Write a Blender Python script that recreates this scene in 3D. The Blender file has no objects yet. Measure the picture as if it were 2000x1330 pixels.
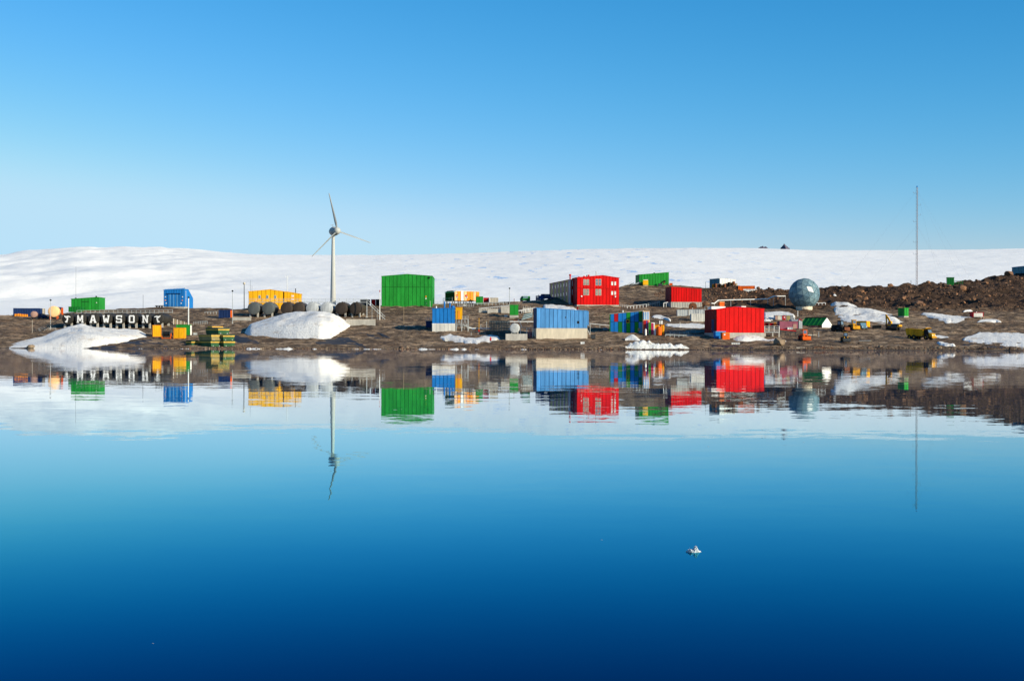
import bpy, bmesh, math, random
import numpy as np
from mathutils import Vector, Matrix
R = math.radians
random.seed(7)
sc = bpy.context.scene
col = sc.collection

# ---------------------------------------------------------------- camera
F = 2000 / 36 * 50.0          # focal length in units of a 2000 px wide frame
CH = 2.6                      # camera height above the water
ROLL = 0.0023
cam = bpy.data.cameras.new('camera'); cam.lens = 50; cam.sensor_width = 36
cam.clip_start = 0.5; cam.clip_end = 20000
co = bpy.data.objects.new('camera', cam); col.objects.link(co)
co.matrix_world = Matrix.Translation((0, 0, CH)) @ Matrix.Rotation(R(90), 4, 'X') @ Matrix.Rotation(ROLL, 4, 'Z')
sc.camera = co

# ---------------------------------------------------------------- sky and sun
SUN_E, SUN_A = R(21), R(57)   # height of the sun; bearing to the right of straight behind the camera
sd = Vector((math.sin(SUN_A) * math.cos(SUN_E), -math.cos(SUN_A) * math.cos(SUN_E), math.sin(SUN_E)))
w = bpy.data.worlds.new('World'); sc.world = w; w.use_nodes = True
nt = w.node_tree; nt.nodes.clear()
sky = nt.nodes.new('ShaderNodeTexSky'); sky.sky_type = 'NISHITA'; sky.sun_disc = False
sky.sun_elevation = SUN_E; sky.sun_rotation = math.atan2(sd.x, sd.y)
sky.altitude = 0; sky.air_density = 1.0; sky.dust_density = 0.25; sky.ozone_density = 3.0
# camera-like colour response of the sky: each channel a power curve of the Nishita radiance
sep = nt.nodes.new('ShaderNodeSeparateColor'); cmb = nt.nodes.new('ShaderNodeCombineColor')
nt.links.new(sky.outputs[0], sep.inputs[0])
for i_, (g_, k_, c_) in enumerate(((2.6, 5.2, 0.405), (1.2, 1.42, 0.59), (1.0, 1.53, 0.61))):
    prev = sep.outputs[i_]
    for op_, v_ in (('MULTIPLY', 0.1), ('SMOOTH_MIN', c_), ('POWER', g_), ('MULTIPLY', 10 * k_)):
        q_ = nt.nodes.new('ShaderNodeMath'); q_.operation = op_; q_.inputs[1].default_value = v_; q_.inputs[2].default_value = 0.07; nt.links.new(prev, q_.inputs[0]); prev = q_.outputs[0]
    nt.links.new(prev, cmb.inputs[i_])
bg = nt.nodes.new('ShaderNodeBackground'); bg.inputs['Strength'].default_value = 0.079
ow = nt.nodes.new('ShaderNodeOutputWorld')
nt.links.new(cmb.outputs[0], bg.inputs[0]); nt.links.new(bg.outputs[0], ow.inputs[0])
sl = bpy.data.lights.new('sun', 'SUN'); sl.energy = 5.0; sl.angle = R(0.5); sl.color = (1.0, 0.905, 0.69)
so = bpy.data.objects.new('sun', sl); col.objects.link(so)
so.rotation_euler = sd.to_track_quat('Z', 'Y').to_euler()
sc.view_settings.view_transform = 'Standard'; sc.view_settings.look = 'None'
sc.view_settings.exposure = 0.35; sc.view_settings.gamma = 1.0

# ---------------------------------------------------------------- measuring helpers
def pe(px, py): return py - (px - 1000) * ROLL
def gD(px, py): return 407 + 1.6 * (683 - pe(px, py))
def wx(px, D): return (px - 1000) * D / F
def wz(px, py, D): return CH + (665 - pe(px, py)) * D / F

def _h(ix, iy, s):
    n = (ix.astype(np.int64) * 374761393 + iy.astype(np.int64) * 668265263 + s * 974634541) & 0x7fffffff
    n = ((n ^ (n >> 13)) * 1274126177) & 0x7fffffff
    return ((n ^ (n >> 16)) & 0xffff) / 65535.0
def vn(x, y, s=0):
    x = np.asarray(x, float); y = np.asarray(y, float)
    ix = np.floor(x); iy = np.floor(y); fx = x - ix; fy = y - iy
    fx = fx * fx * fx * (fx * (fx * 6 - 15) + 10); fy = fy * fy * fy * (fy * (fy * 6 - 15) + 10)
    a = _h(ix, iy, s); b = _h(ix + 1, iy, s); c = _h(ix, iy + 1, s); d = _h(ix + 1, iy + 1, s)
    return (a + (b - a) * fx) * (1 - fy) + (c + (d - c) * fx) * fy - 0.5
def fbm(x, y, o=4, s=0):
    t = 0; a = 1.0
    for i in range(o):
        t = t + a * vn(np.asarray(x) * 2 ** i + 17.3 * i, np.asarray(y) * 2 ** i + 9.1 * i, s + i); a *= 0.5
    return t
def sst(x, a, b):
    t = np.clip((np.asarray(x, float) - a) / (b - a), 0, 1); return t * t * (3 - 2 * t)

def S(D): return CH + (665 - 683 + (D - 407) / 1.6) * D / F
SKY_G = [(-900, 622), (-300, 620), (0, 617), (27, 615), (130, 611), (200, 604), (330, 601), (420, 602), (470, 604), (560, 600), (740, 596),
         (860, 594), (960, 591), (1000, 588), (1060, 586), (1080, 580), (1180, 566), (1230, 557), (1310, 557), (1375, 562), (1400, 562),
         (1500, 563), (1560, 563), (1620, 561), (1700, 562), (1760, 561), (1790, 558), (1850, 554), (1900, 546), (1940, 541), (1980, 537),
         (2000, 536), (2300, 525), (2900, 520)]
_sx = np.array([a for a, b in SKY_G], float); _sy = np.array([gD(a, b) for a, b in SKY_G])
def gz(X, D, fine=1.0):
    X = np.asarray(X, float); D = np.asarray(D, float)
    px = 1000 + X * F / D
    Dt = np.interp(px, _sx, _sy)
    z = np.where(D < Dt, S(np.minimum(D, Dt)), S(Dt) - (D - Dt) * 0.22)
    sh = sst(D, 402, 425)
    z = z + (fbm(X / 28, D / 28, 3, 1) * 0.55 + (fbm(X / 6, D / 6, 4, 5) * 0.45 + fbm(X / 2.2, D / 2.2, 2, 8) * 0.34) * fine) * (0.35 + 0.65 * sh)
    pyg = 683 - (D - 407) / 1.6
    rk = sst(px, 1372, 1420) * sst(pyg, 607, 598)
    rd = 0.5 - np.abs(fbm(X / 18 + 0.15 * D / 9, D / 9, 4, 11))
    z = z + rk * ((rd - 0.35) * 5.0 + fbm(X / 3, D / 3, 3, 21) * 1.3 * fine)
    r2 = sst(px, 1700, 1850) * sst(pyg, 600, 612) * sst(pyg, 660, 640)
    z = z + r2 * fbm(X / 9, D / 7, 3, 31) * 0.9 * (0.4 + 0.6 * fine)
    return z
def g1(X, D): return float(gz(np.array([X]), np.array([D]))[0])

# ---------------------------------------------------------------- materials
MATS = {}
def paint(name, rgb, rough=0.65, var=0.15, scale=0.8, bump=0.0, spec=0.12, streak=True, metal=0.0):
    m = bpy.data.materials.new(name); m.use_nodes = True
    n = m.node_tree.nodes; l = m.node_tree.links; p = n['Principled BSDF']
    tc = n.new('ShaderNodeTexCoord'); mp = n.new('ShaderNodeMapping'); l.new(tc.outputs['Object'], mp.inputs[0])
    mp.inputs['Scale'].default_value = (1, 1, 0.25 if streak else 1)
    no = n.new('ShaderNodeTexNoise'); no.inputs['Scale'].default_value = scale; no.inputs['Detail'].default_value = 5
    no.inputs['Roughness'].default_value = 0.65
    l.new(mp.outputs[0], no.inputs['Vector'])
    rp = n.new('ShaderNodeValToRGB'); e = rp.color_ramp.elements
    e[0].position = 0.3; e[1].position = 0.7
    e[0].color = tuple(c * (1 - var * 1.6) for c in rgb) + (1,); e[1].color = tuple(min(1, c * (1 + var)) for c in rgb) + (1,)
    l.new(no.outputs['Fac'], rp.inputs[0])
    oi = n.new('ShaderNodeObjectInfo'); mr_ = n.new('ShaderNodeMapRange'); mr_.inputs['To Min'].default_value = 0.88; mr_.inputs['To Max'].default_value = 1.08; l.new(oi.outputs['Random'], mr_.inputs[0])
    hv = n.new('ShaderNodeHueSaturation'); l.new(mr_.outputs[0], hv.inputs['Value']); l.new(rp.outputs[0], hv.inputs['Color']); l.new(hv.outputs[0], p.inputs['Base Color'])
    p.inputs['Roughness'].default_value = rough; p.inputs['Specular IOR Level'].default_value = spec; p.inputs['Metallic'].default_value = metal
    if bump:
        b = n.new('ShaderNodeBump'); b.inputs['Strength'].default_value = 0.6; b.inputs['Distance'].default_value = bump
        l.new(no.outputs['Fac'], b.inputs['Height']); l.new(b.outputs[0], p.inputs['Normal'])
    MATS[name] = m; return m
P = paint
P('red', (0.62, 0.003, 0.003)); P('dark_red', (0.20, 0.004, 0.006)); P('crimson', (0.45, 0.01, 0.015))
P('red_seam', (0.22, 0.004, 0.004)); P('green', (0.016, 0.25, 0.03)); P('green_seam', (0.008, 0.07, 0.012))
P('deep_green', (0.01, 0.16, 0.03)); P('yellow', (0.82, 0.40, 0.008)); P('yellow_seam', (0.28, 0.13, 0.004))
P('blue', (0.012, 0.17, 0.50)); P('blue_seam', (0.004, 0.035, 0.12)); P('sky_blue', (0.09, 0.29, 0.60), var=0.16); P('sky_seam', (0.02, 0.07, 0.17))
P('navy', (0.012, 0.035, 0.12)); P('orange', (0.75, 0.12, 0.012)); P('amber', (0.80, 0.27, 0.02)); P('orange_pale', (0.85, 0.50, 0.24))
P('white', (0.78, 0.77, 0.74)); P('offwhite', (0.62, 0.60, 0.55)); P('cream', (0.66, 0.58, 0.47)); P('letter_white', (0.85, 0.83, 0.80))
P('concrete', (0.46, 0.43, 0.38), 0.85, 0.18, 1.2); P('concrete_tan', (0.60, 0.52, 0.40), 0.85, 0.12, 0.9); P('concrete_grey', (0.30, 0.28, 0.25), 0.9, 0.2, 1.0)
P('black', (0.014, 0.014, 0.015), 0.55); P('tank_black', (0.035, 0.032, 0.028), 0.55, 0.25); P('tank_grey', (0.10, 0.11, 0.11), 0.5, 0.2)
P('tank_brown', (0.055, 0.042, 0.034), 0.5, 0.25); P('silver', (0.45, 0.46, 0.46), 0.45, 0.22, 1.2); P('tyre', (0.018, 0.018, 0.018), 0.9)
P('galv', (0.42, 0.44, 0.44), 0.5, 0.12); P('dark_steel', (0.05, 0.055, 0.06), 0.5); P('purple_grey', (0.42, 0.25, 0.20)); P('mauve', (0.30, 0.09, 0.13))
P('skip_green', (0.035, 0.105, 0.045), 0.7, 0.3); P('skip_tan', (0.27, 0.22, 0.09), 0.7, 0.25); P('skip_band', (0.62, 0.36, 0.06), 0.6, 0.2)
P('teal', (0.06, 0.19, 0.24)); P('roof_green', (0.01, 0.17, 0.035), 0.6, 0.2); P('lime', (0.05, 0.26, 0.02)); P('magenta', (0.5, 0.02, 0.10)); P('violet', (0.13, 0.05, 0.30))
P('rack_blue', (0.012, 0.03, 0.045), 0.6, 0.3); P('rust', (0.16, 0.06, 0.03), 0.9, 0.3); P('timber', (0.35, 0.26, 0.16), 0.85, 0.25); P('beige', (0.50, 0.44, 0.36)); P('tan_tarp', (0.36, 0.27, 0.14), 0.85, 0.2)
P('machine_yellow', (0.66, 0.31, 0.012), 0.5, 0.3); P('van_blue', (0.10, 0.20, 0.28), 0.3); P('skin', (0.5, 0.28, 0.2)); P('jacket_red', (0.6, 0.012, 0.02), 0.8); P('trousers', (0.02, 0.02, 0.025), 0.9)
P('dome_a', (0.15, 0.235, 0.275), 0.5, 0.06); P('dome_b', (0.19, 0.28, 0.31), 0.5, 0.06); P('dome_c', (0.105, 0.18, 0.225), 0.5, 0.06); P('dome_rib', (0.30, 0.39, 0.41), 0.5, 0.05)
P('turbine', (0.47, 0.47, 0.44), 0.45, 0.06); P('blade_grey', (0.30, 0.31, 0.31), 0.45, 0.06); P('mast_red', (0.30, 0.16, 0.14)); P('grey_steel', (0.25, 0.27, 0.30), 0.5)
P('rock_a', (0.18, 0.098, 0.06), 0.95, 0.35, 1.5, 0.1, 0.2, False); P('rock_b', (0.085, 0.055, 0.04), 0.95, 0.35, 1.5, 0.1, 0.2, False)
P('rock_c', (0.25, 0.18, 0.12), 0.95, 0.3, 1.5, 0.1, 0.2, False); P('rock_d', (0.26, 0.13, 0.068), 0.95, 0.3, 1.5, 0.1, 0.2, False)
P('peak_rock', (0.13, 0.11, 0.15), 0.95, 0.3, 0.02, 0.0, 0.2, False)
g = bpy.data.materials.new('glass'); g.use_nodes = True; p = g.node_tree.nodes['Principled BSDF']
p.inputs['Base Color'].default_value = (0.16, 0.22, 0.27, 1); p.inputs['Roughness'].default_value = 0.08; p.inputs['Metallic'].default_value = 0.35; MATS['glass'] = g
P('blind', (0.27, 0.28, 0.24), 0.3, 0.3); P('wing_mauve', (0.46, 0.19, 0.24)); P('wing_brown', (0.52, 0.31, 0.11)); P('frame_tan', (0.46, 0.36, 0.31))

def snow_mat(name, a, b, blue=None, thr=(0.60, 0.66), bscale=0.03, bump=0.12, nscale=1.6, dirt=None):
    m = bpy.data.materials.new(name); m.use_nodes = True
    n = m.node_tree.nodes; l = m.node_tree.links; p = n['Principled BSDF']
    tc = n.new('ShaderNodeTexCoord')
    no = n.new('ShaderNodeTexNoise'); no.inputs['Scale'].default_value = nscale; no.inputs['Detail'].default_value = 6; no.inputs['Roughness'].default_value = 0.6
    l.new(tc.outputs['Object'], no.inputs['Vector'])
    rp = n.new('ShaderNodeValToRGB'); rp.color_ramp.elements[0].position = 0.35; rp.color_ramp.elements[1].position = 0.65
    rp.color_ramp.elements[0].color = a + (1,); rp.color_ramp.elements[1].color = b + (1,)
    l.new(no.outputs['Fac'], rp.inputs[0]); out = rp.outputs[0]
    for c, th, s, st in ((blue, thr, bscale, (1, 0.22, 1)), (dirt, (0.55, 0.72), 0.25, (1, 0.6, 2.5))):
        if not c: continue
        mp = n.new('ShaderNodeMapping'); mp.inputs['Scale'].default_value = st; l.new(tc.outputs['Object'], mp.inputs[0])
        n2 = n.new('ShaderNodeTexNoise'); n2.inputs['Scale'].default_value = s; n2.inputs['Detail'].default_value = 7; n2.inputs['Roughness'].default_value = 0.62
        l.new(mp.outputs[0], n2.inputs['Vector'])
        r2 = n.new('ShaderNodeValToRGB'); r2.color_ramp.elements[0].position = th[0]; r2.color_ramp.elements[1].position = th[1]
        l.new(n2.outputs['Fac'], r2.inputs[0]); fac = r2.outputs[0]
        if c is blue:            # bare blue ice shows only on the middle of the slope
            sx = n.new('ShaderNodeSeparateXYZ'); l.new(tc.outputs['Object'], sx.inputs[0])
            for ax, lo_, hi_ in ((0, -260, -60), (0, 420, 230), (1, 1050, 1400)):
                t2 = n.new('ShaderNodeMapRange'); t2.inputs['From Min'].default_value = lo_; t2.inputs['From Max'].default_value = hi_; l.new(sx.outputs[ax], t2.inputs[0])
                mq = n.new('ShaderNodeMath'); mq.operation = 'MULTIPLY'; l.new(fac, mq.inputs[0]); l.new(t2.outputs[0], mq.inputs[1]); fac = mq.outputs[0]
        mx = n.new('ShaderNodeMix'); mx.data_type = 'RGBA'; l.new(fac, mx.inputs[0]); l.new(out, mx.inputs[6]); mx.inputs[7].default_value = c + (1,)
        out = mx.outputs[2]
    l.new(out, p.inputs['Base Color']); p.inputs['Roughness'].default_value = 0.75; p.inputs['Specular IOR Level'].default_value = 0.25
    b_ = n.new('ShaderNodeBump'); b_.inputs['Strength'].default_value = 1.0; b_.inputs['Distance'].default_value = bump
    l.new(no.outputs['Fac'], b_.inputs['Height']); l.new(b_.outputs[0], p.inputs['Normal'])
    MATS[name] = m; return m
snow_mat('snow', (0.69, 0.665, 0.625), (0.80, 0.775, 0.73), bump=0.3, dirt=(0.50, 0.41, 0.32))
snow_mat('shore_ice', (0.50, 0.51, 0.50), (0.76, 0.74, 0.71), bump=0.3, nscale=1.6, dirt=(0.30, 0.24, 0.18))
snow_mat('ice_sheet', (0.89, 0.865, 0.82), (0.95, 0.92, 0.87), blue=(0.40, 0.57, 0.80), thr=(0.60, 0.66), bscale=0.055, bump=0.8, nscale=0.09)
snow_mat('chunk_ice', (0.36, 0.42, 0.46), (0.60, 0.63, 0.66), bump=0.02, nscale=40)

def ground_mat():
    m = bpy.data.materials.new('ground'); m.use_nodes = True
    n = m.node_tree.nodes; l = m.node_tree.links; p = n['Principled BSDF']
    tc = n.new('ShaderNodeTexCoord')
    def noise(s, d, st=(1, 1, 1), r=0.6):
        mp = n.new('ShaderNodeMapping'); mp.inputs['Scale'].default_value = st; l.new(tc.outputs['Object'], mp.inputs[0])
        t = n.new('ShaderNodeTexNoise'); t.inputs['Scale'].default_value = s; t.inputs['Detail'].default_value = d; t.inputs['Roughness'].default_value = r
        l.new(mp.outputs[0], t.inputs['Vector']); return t.outputs['Fac']
    def ramp(f, stops):
        r = n.new('ShaderNodeValToRGB'); r.color_ramp.elements[0].position = stops[0][0]; r.color_ramp.elements[0].color = stops[0][1] + (1,)
        r.color_ramp.elements[1].position = stops[-1][0]; r.color_ramp.elements[1].color = stops[-1][1] + (1,)
        for q, c in stops[1:-1]: e = r.color_ramp.elements.new(q); e.color = c + (1,)
        l.new(f, r.inputs[0]); return r.outputs[0]
    def mix(f, a, b):
        x = n.new('ShaderNodeMix'); x.data_type = 'RGBA'; l.new(f, x.inputs[0]); l.new(a, x.inputs[6])
        if isinstance(b, tuple): x.inputs[7].default_value = b + (1,)
        else: l.new(b, x.inputs[7])
        return x.outputs[2]
    a = ramp(noise(0.35, 8), [(0.36, (0.065, 0.043, 0.027)), (0.46, (0.24, 0.162, 0.10)), (0.64, (0.45, 0.32, 0.205))])
    dk = ramp(noise(0.09, 7, (0.7, 1, 1)), [(0.50, (0, 0, 0)), (0.64, (1, 1, 1))])
    c = mix(dk, a, (0.12, 0.078, 0.048))
    rd = ramp(noise(0.05, 5), [(0.5, (0, 0, 0)), (0.7, (0.6, 0.6, 0.6))])
    c = mix(rd, c, (0.25, 0.145, 0.085))
    ck = ramp(noise(0.16, 5, (0.6, 1.3, 1), 0.7), [(0.44, (0, 0, 0)), (0.5, (1, 1, 1)), (0.56, (0, 0, 0))])
    c = mix(ck, c, (0.06, 0.042, 0.03))
    # bouldery ridge on the right: redder rock, colour darkened further for shadows between boulders
    sx = n.new('ShaderNodeSeparateXYZ'); l.new(tc.outputs['Object'], sx.inputs[0])
    def mr(v, a0, a1):
        t = n.new('ShaderNodeMapRange'); t.inputs['From Min'].default_value = a0; t.inputs['From Max'].default_value = a1; l.new(v, t.inputs[0]); return t.outputs[0]
    mu = n.new('ShaderNodeMath'); mu.operation = 'MULTIPLY'; l.new(mr(sx.outputs[0], 70, 84), mu.inputs[0]); l.new(mr(sx.outputs[1], 522, 545), mu.inputs[1])
    rr = ramp(noise(0.5, 7), [(0.3, (0.02, 0.013, 0.010)), (0.5, (0.055, 0.033, 0.022)), (0.7, (0.13, 0.075, 0.046))])
    c = mix(mu.outputs[0], c, rr)
    # wet stones along the waterline
    wt = mr(sx.outputs[2], 0.22, 0.04)
    c = mix(wt, c, (0.05, 0.04, 0.033))
    l.new(c, p.inputs['Base Color']); p.inputs['Roughness'].default_value = 0.95; p.inputs['Specular IOR Level'].default_value = 0.15
    b = n.new('ShaderNodeBump'); b.inputs['Strength'].default_value = 1.0; b.inputs['Distance'].default_value = 0.9
    l.new(noise(0.8, 9, (1, 1, 1), 0.7), b.inputs['Height']); l.new(b.outputs[0], p.inputs['Normal'])
    MATS['ground'] = m
ground_mat()

def water_mat():
    m = bpy.data.materials.new('water'); m.use_nodes = True
    n = m.node_tree.nodes; l = m.node_tree.links; n.remove(n['Principled BSDF'])
    # mirror of calm water with a steep Fresnel falloff (the photograph looks polarised), over a dark blue body
    lw = n.new('ShaderNodeLayerWeight'); lw.inputs['Blend'].default_value = 0.5
    cc = n.new('ShaderNodeCombineColor')
    def mth(op, x, y=None):
        q = n.new('ShaderNodeMath'); q.operation = op
        for k, v in enumerate((x, y)):
            if v is None: continue
            if isinstance(v, (int, float)): q.inputs[k].default_value = v
            else: l.new(v, q.inputs[k])
        return q.outputs[0]
    c = mth('SUBTRACT', 1.0, lw.outputs['Facing'])
    for i, (a_, b_) in enumerate(((0.2, 140.0), (1.2, 44.0), (0.8, 31.0))):
        l.new(mth('EXPONENT', mth('MULTIPLY', -1.0, mth('ADD', mth('MULTIPLY', c, a_), mth('MULTIPLY', mth('MULTIPLY', c, c), b_)))), cc.inputs[i])
    p = n.new('ShaderNodeBsdfGlossy'); p.inputs['Roughness'].default_value = 0.0; l.new(cc.outputs[0], p.inputs['Color'])
    df = n.new('ShaderNodeBsdfDiffuse'); df.inputs['Color'].default_value = (0.0, 0.004, 0.012, 1)
    sh = n.new('ShaderNodeAddShader'); l.new(p.outputs[0], sh.inputs[0]); l.new(df.outputs[0], sh.inputs[1]); l.new(sh.outputs[0], n['Material Output'].inputs[0])
    tc = n.new('ShaderNodeTexCoord')
    tot = None
    for sc_, st, amp in ((0.09, (0.35, 1, 1), (0.0006, 0.0016)), (0.8, (0.5, 1, 1), (0.004, 0.010)), (5.0, (0.45, 1, 1), (0.005, 0.007))):
        mp = n.new('ShaderNodeMapping'); mp.inputs['Scale'].default_value = st; l.new(tc.outputs['Object'], mp.inputs[0])
        t = n.new('ShaderNodeTexNoise'); t.inputs['Scale'].default_value = sc_; t.inputs['Detail'].default_value = 2; l.new(mp.outputs[0], t.inputs['Vector'])
        s = n.new('ShaderNodeVectorMath'); s.operation = 'SUBTRACT'; l.new(t.outputs['Color'], s.inputs[0]); s.inputs[1].default_value = (0.5, 0.5, 0.5)
        q = n.new('ShaderNodeVectorMath'); q.operation = 'MULTIPLY'; l.new(s.outputs[0], q.inputs[0]); q.inputs[1].default_value = amp + (0,)
        if tot is None: tot = q.outputs[0]
        else:
            ad = n.new('ShaderNodeVectorMath'); ad.operation = 'ADD'; l.new(tot, ad.inputs[0]); l.new(q.outputs[0], ad.inputs[1]); tot = ad.outputs[0]
    mp = n.new('ShaderNodeMapping'); mp.inputs['Scale'].default_value = (0.4, 1, 1); l.new(tc.outputs['Object'], mp.inputs[0])
    bz = n.new('ShaderNodeTexNoise'); bz.inputs['Scale'].default_value = 0.03; bz.inputs['Detail'].default_value = 3; l.new(mp.outputs[0], bz.inputs['Vector'])
    br = n.new('ShaderNodeMapRange'); br.inputs['From Min'].default_value = 0.35; br.inputs['From Max'].default_value = 0.65; br.inputs['To Min'].default_value = 0.5; br.inputs['To Max'].default_value = 1.6; l.new(bz.outputs['Fac'], br.inputs[0])
    bs = n.new('ShaderNodeVectorMath'); bs.operation = 'SCALE'; l.new(tot, bs.inputs[0]); l.new(br.outputs[0], bs.inputs['Scale']); tot = bs.outputs[0]
    ad = n.new('ShaderNodeVectorMath'); ad.operation = 'ADD'; l.new(tot, ad.inputs[0]); ad.inputs[1].default_value = (0, 0, 1)
    nn = n.new('ShaderNodeVectorMath'); nn.operation = 'NORMALIZE'; l.new(ad.outputs[0], nn.inputs[0]); l.new(nn.outputs[0], p.inputs['Normal'])
    MATS['water'] = m
water_mat()

# ---------------------------------------------------------------- mesh helpers
def box(x0, x1, y0, y1, z0, z1):
    v = [(x0, y0, z0), (x1, y0, z0), (x1, y1, z0), (x0, y1, z0), (x0, y0, z1), (x1, y0, z1), (x1, y1, z1), (x0, y1, z1)]
    return v, [(0, 3, 2, 1), (4, 5, 6, 7), (0, 1, 5, 4), (1, 2, 6, 5), (2, 3, 7, 6), (3, 0, 4, 7)]
def prism(poly, y0, y1):                      # polygon in x,z extruded along y (given counter-clockwise seen from -y)
    n = len(poly); v = [(a, y0, b) for a, b in poly] + [(a, y1, b) for a, b in poly]
    return v, [tuple(range(n)), tuple(range(2 * n - 1, n - 1, -1))] + [(i, i + n, (i + 1) % n + n, (i + 1) % n) for i in range(n)]
def prismx(poly, x0, x1):                     # polygon in y,z extruded along x
    n = len(poly); v = [(x0, a, b) for a, b in poly] + [(x1, a, b) for a, b in poly]
    return v, [tuple(range(n - 1, -1, -1)), tuple(range(n, 2 * n))] + [(i, (i + 1) % n, (i + 1) % n + n, i + n) for i in range(n)]
def prismz(poly, z0, z1):
    n = len(poly); v = [(a, b, z0) for a, b in poly] + [(a, b, z1) for a, b in poly]
    return v, [tuple(range(n - 1, -1, -1)), tuple(range(n, 2 * n))] + [(i, (i + 1) % n, (i + 1) % n + n, i + n) for i in range(n)]
def cyl(p0, p1, r0, r1=None, n=8):
    r1 = r0 if r1 is None else r1
    p0 = Vector(p0); p1 = Vector(p1); q = (p1 - p0).to_track_quat('Z', 'Y'); v = []
    for p, r in ((p0, r0), (p1, r1)):
        for i in range(n):
            a = 2 * math.pi * i / n; v.append(tuple(p + q @ Vector((r * math.cos(a), r * math.sin(a), 0))))
    return v, [tuple(range(n - 1, -1, -1)), tuple(range(n, 2 * n))] + [(i, (i + 1) % n, (i + 1) % n + n, i + n) for i in range(n)]
def tube(pts, r, n=6): return [cyl(pts[i], pts[i + 1], r, n=n) for i in range(len(pts) - 1)]
def lathe(prof, n=16, axis='z'):
    v = []; f = []
    for r, h in prof:
        for i in range(n):
            a = 2 * math.pi * i / n
            v.append((r * math.cos(a), r * math.sin(a), h) if axis == 'z' else (r * math.cos(a), h, r * math.sin(a)))
    m = len(prof)
    for j in range(m - 1):
        for i in range(n):
            k = (i + 1) % n; q = (j * n + i, j * n + k, (j + 1) * n + k, (j + 1) * n + i); f.append(q if axis == 'z' else q[::-1])
    f.append(tuple(range(n - 1, -1, -1)) if axis == 'z' else tuple(range(n)))
    t = tuple(range((m - 1) * n, m * n)); f.append(t if axis == 'z' else t[::-1])
    return v, f
def mesh(name, shapes, mat, smooth=False):
    if isinstance(shapes, tuple): shapes = [shapes]
    V = []; Fc = []
    for v, f in shapes:
        o = len(V); V += list(v); Fc += [tuple(i + o for i in q) for q in f]
    me = bpy.data.meshes.new(name); me.from_pydata(V, [], Fc); me.materials.append(MATS[mat])
    if smooth:
        me.polygons.foreach_set('use_smooth', [True] * len(me.polygons)); me.set_sharp_from_angle(angle=0.7)
    me.update(); return me
def obj(name, shapes, mat, parent=None, smooth=False, loc=None):
    o = bpy.data.objects.new(name, mesh(name, shapes, mat, smooth)); col.objects.link(o)
    if parent: o.parent = parent.e if isinstance(parent, T) else parent
    if loc: o.location = loc
    return o
def tag(o, label, cat, group=None, kind=None):
    o['label'] = label; o['category'] = cat
    if group: o['group'] = group
    if kind: o['kind'] = kind
    return o
class T:
    """an Empty at a thing's base; px, py where that base stands on the ground in the photograph's frame"""
    def __init__(s, name, label, cat, px, py, yaw=0, group=None, D=None, z=None, sink=0.0, face=False):
        s.px = px; s.D = D or gD(px, py); s.m = s.D / F; s.yaw = R(yaw)
        s.X = wx(px, s.D); s.z0 = (g1(s.X, s.D) if z is None else z) - sink
        s.e = bpy.data.objects.new(name, None); col.objects.link(s.e); s.e.empty_display_size = 0.5
        s.e.location = (s.X, s.D, s.z0); s.e.rotation_euler = (0, 0, s.yaw + (math.atan2(1000 - px, F) if face else 0)); tag(s.e, label, cat, group)
    def u(s, px): return (px - s.px) * s.m / math.cos(s.yaw)
    def z(s, py, px=None): return wz(s.px if px is None else px, py, s.D) - s.z0
    def add(s, name, shapes, mat, smooth=False, parent=None): return obj(name, shapes, mat, parent or s, smooth)
    def bx(s, name, mat, pl, pr, pt, pb, y0, y1, parent=None):
        return s.add(name, box(s.u(pl), s.u(pr), y0, y1, s.z(pb), s.z(pt)), mat, parent=parent)

# ---------------------------------------------------------------- terrain, ice, water
def grid_mesh(name, X, Y, Z, mat, smooth=True):
    r, c = X.shape; me = bpy.data.meshes.new(name)
    V = np.stack([X, Y, Z], -1).reshape(-1, 3)
    i = np.arange(r * c).reshape(r, c)
    Q = np.stack([i[:-1, :-1], i[:-1, 1:], i[1:, 1:], i[1:, :-1]], -1).reshape(-1, 4)
    me.vertices.add(len(V)); me.vertices.foreach_set('co', V.astype(np.float32).ravel())
    me.loops.add(Q.size); me.loops.foreach_set('vertex_index', Q.astype(np.int32).ravel())
    me.polygons.add(len(Q)); me.polygons.foreach_set('loop_start', np.arange(0, Q.size, 4, dtype=np.int32))
    me.polygons.foreach_set('use_smooth', np.ones(len(Q), bool))
    me.materials.append(MATS[mat]); me.update(calc_edges=True); me.validate()
    o = bpy.data.objects.new(name, me); col.objects.link(o); return o
pxs = np.concatenate([np.arange(-900, -60, 14), np.arange(-60, 2060, 3.2), np.arange(2060, 2900, 14)])
Ds = np.concatenate([np.arange(380, 402, 2.0), np.arange(402, 450, 0.5), np.arange(450, 660, 0.9), np.arange(660, 800, 6)])
DD, PP = np.meshgrid(Ds, pxs, indexing='ij'); XX = (PP - 1000) * DD / F
ground = grid_mesh('ground', XX, DD, gz(XX, DD), 'ground'); ground['kind'] = 'structure'

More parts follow.
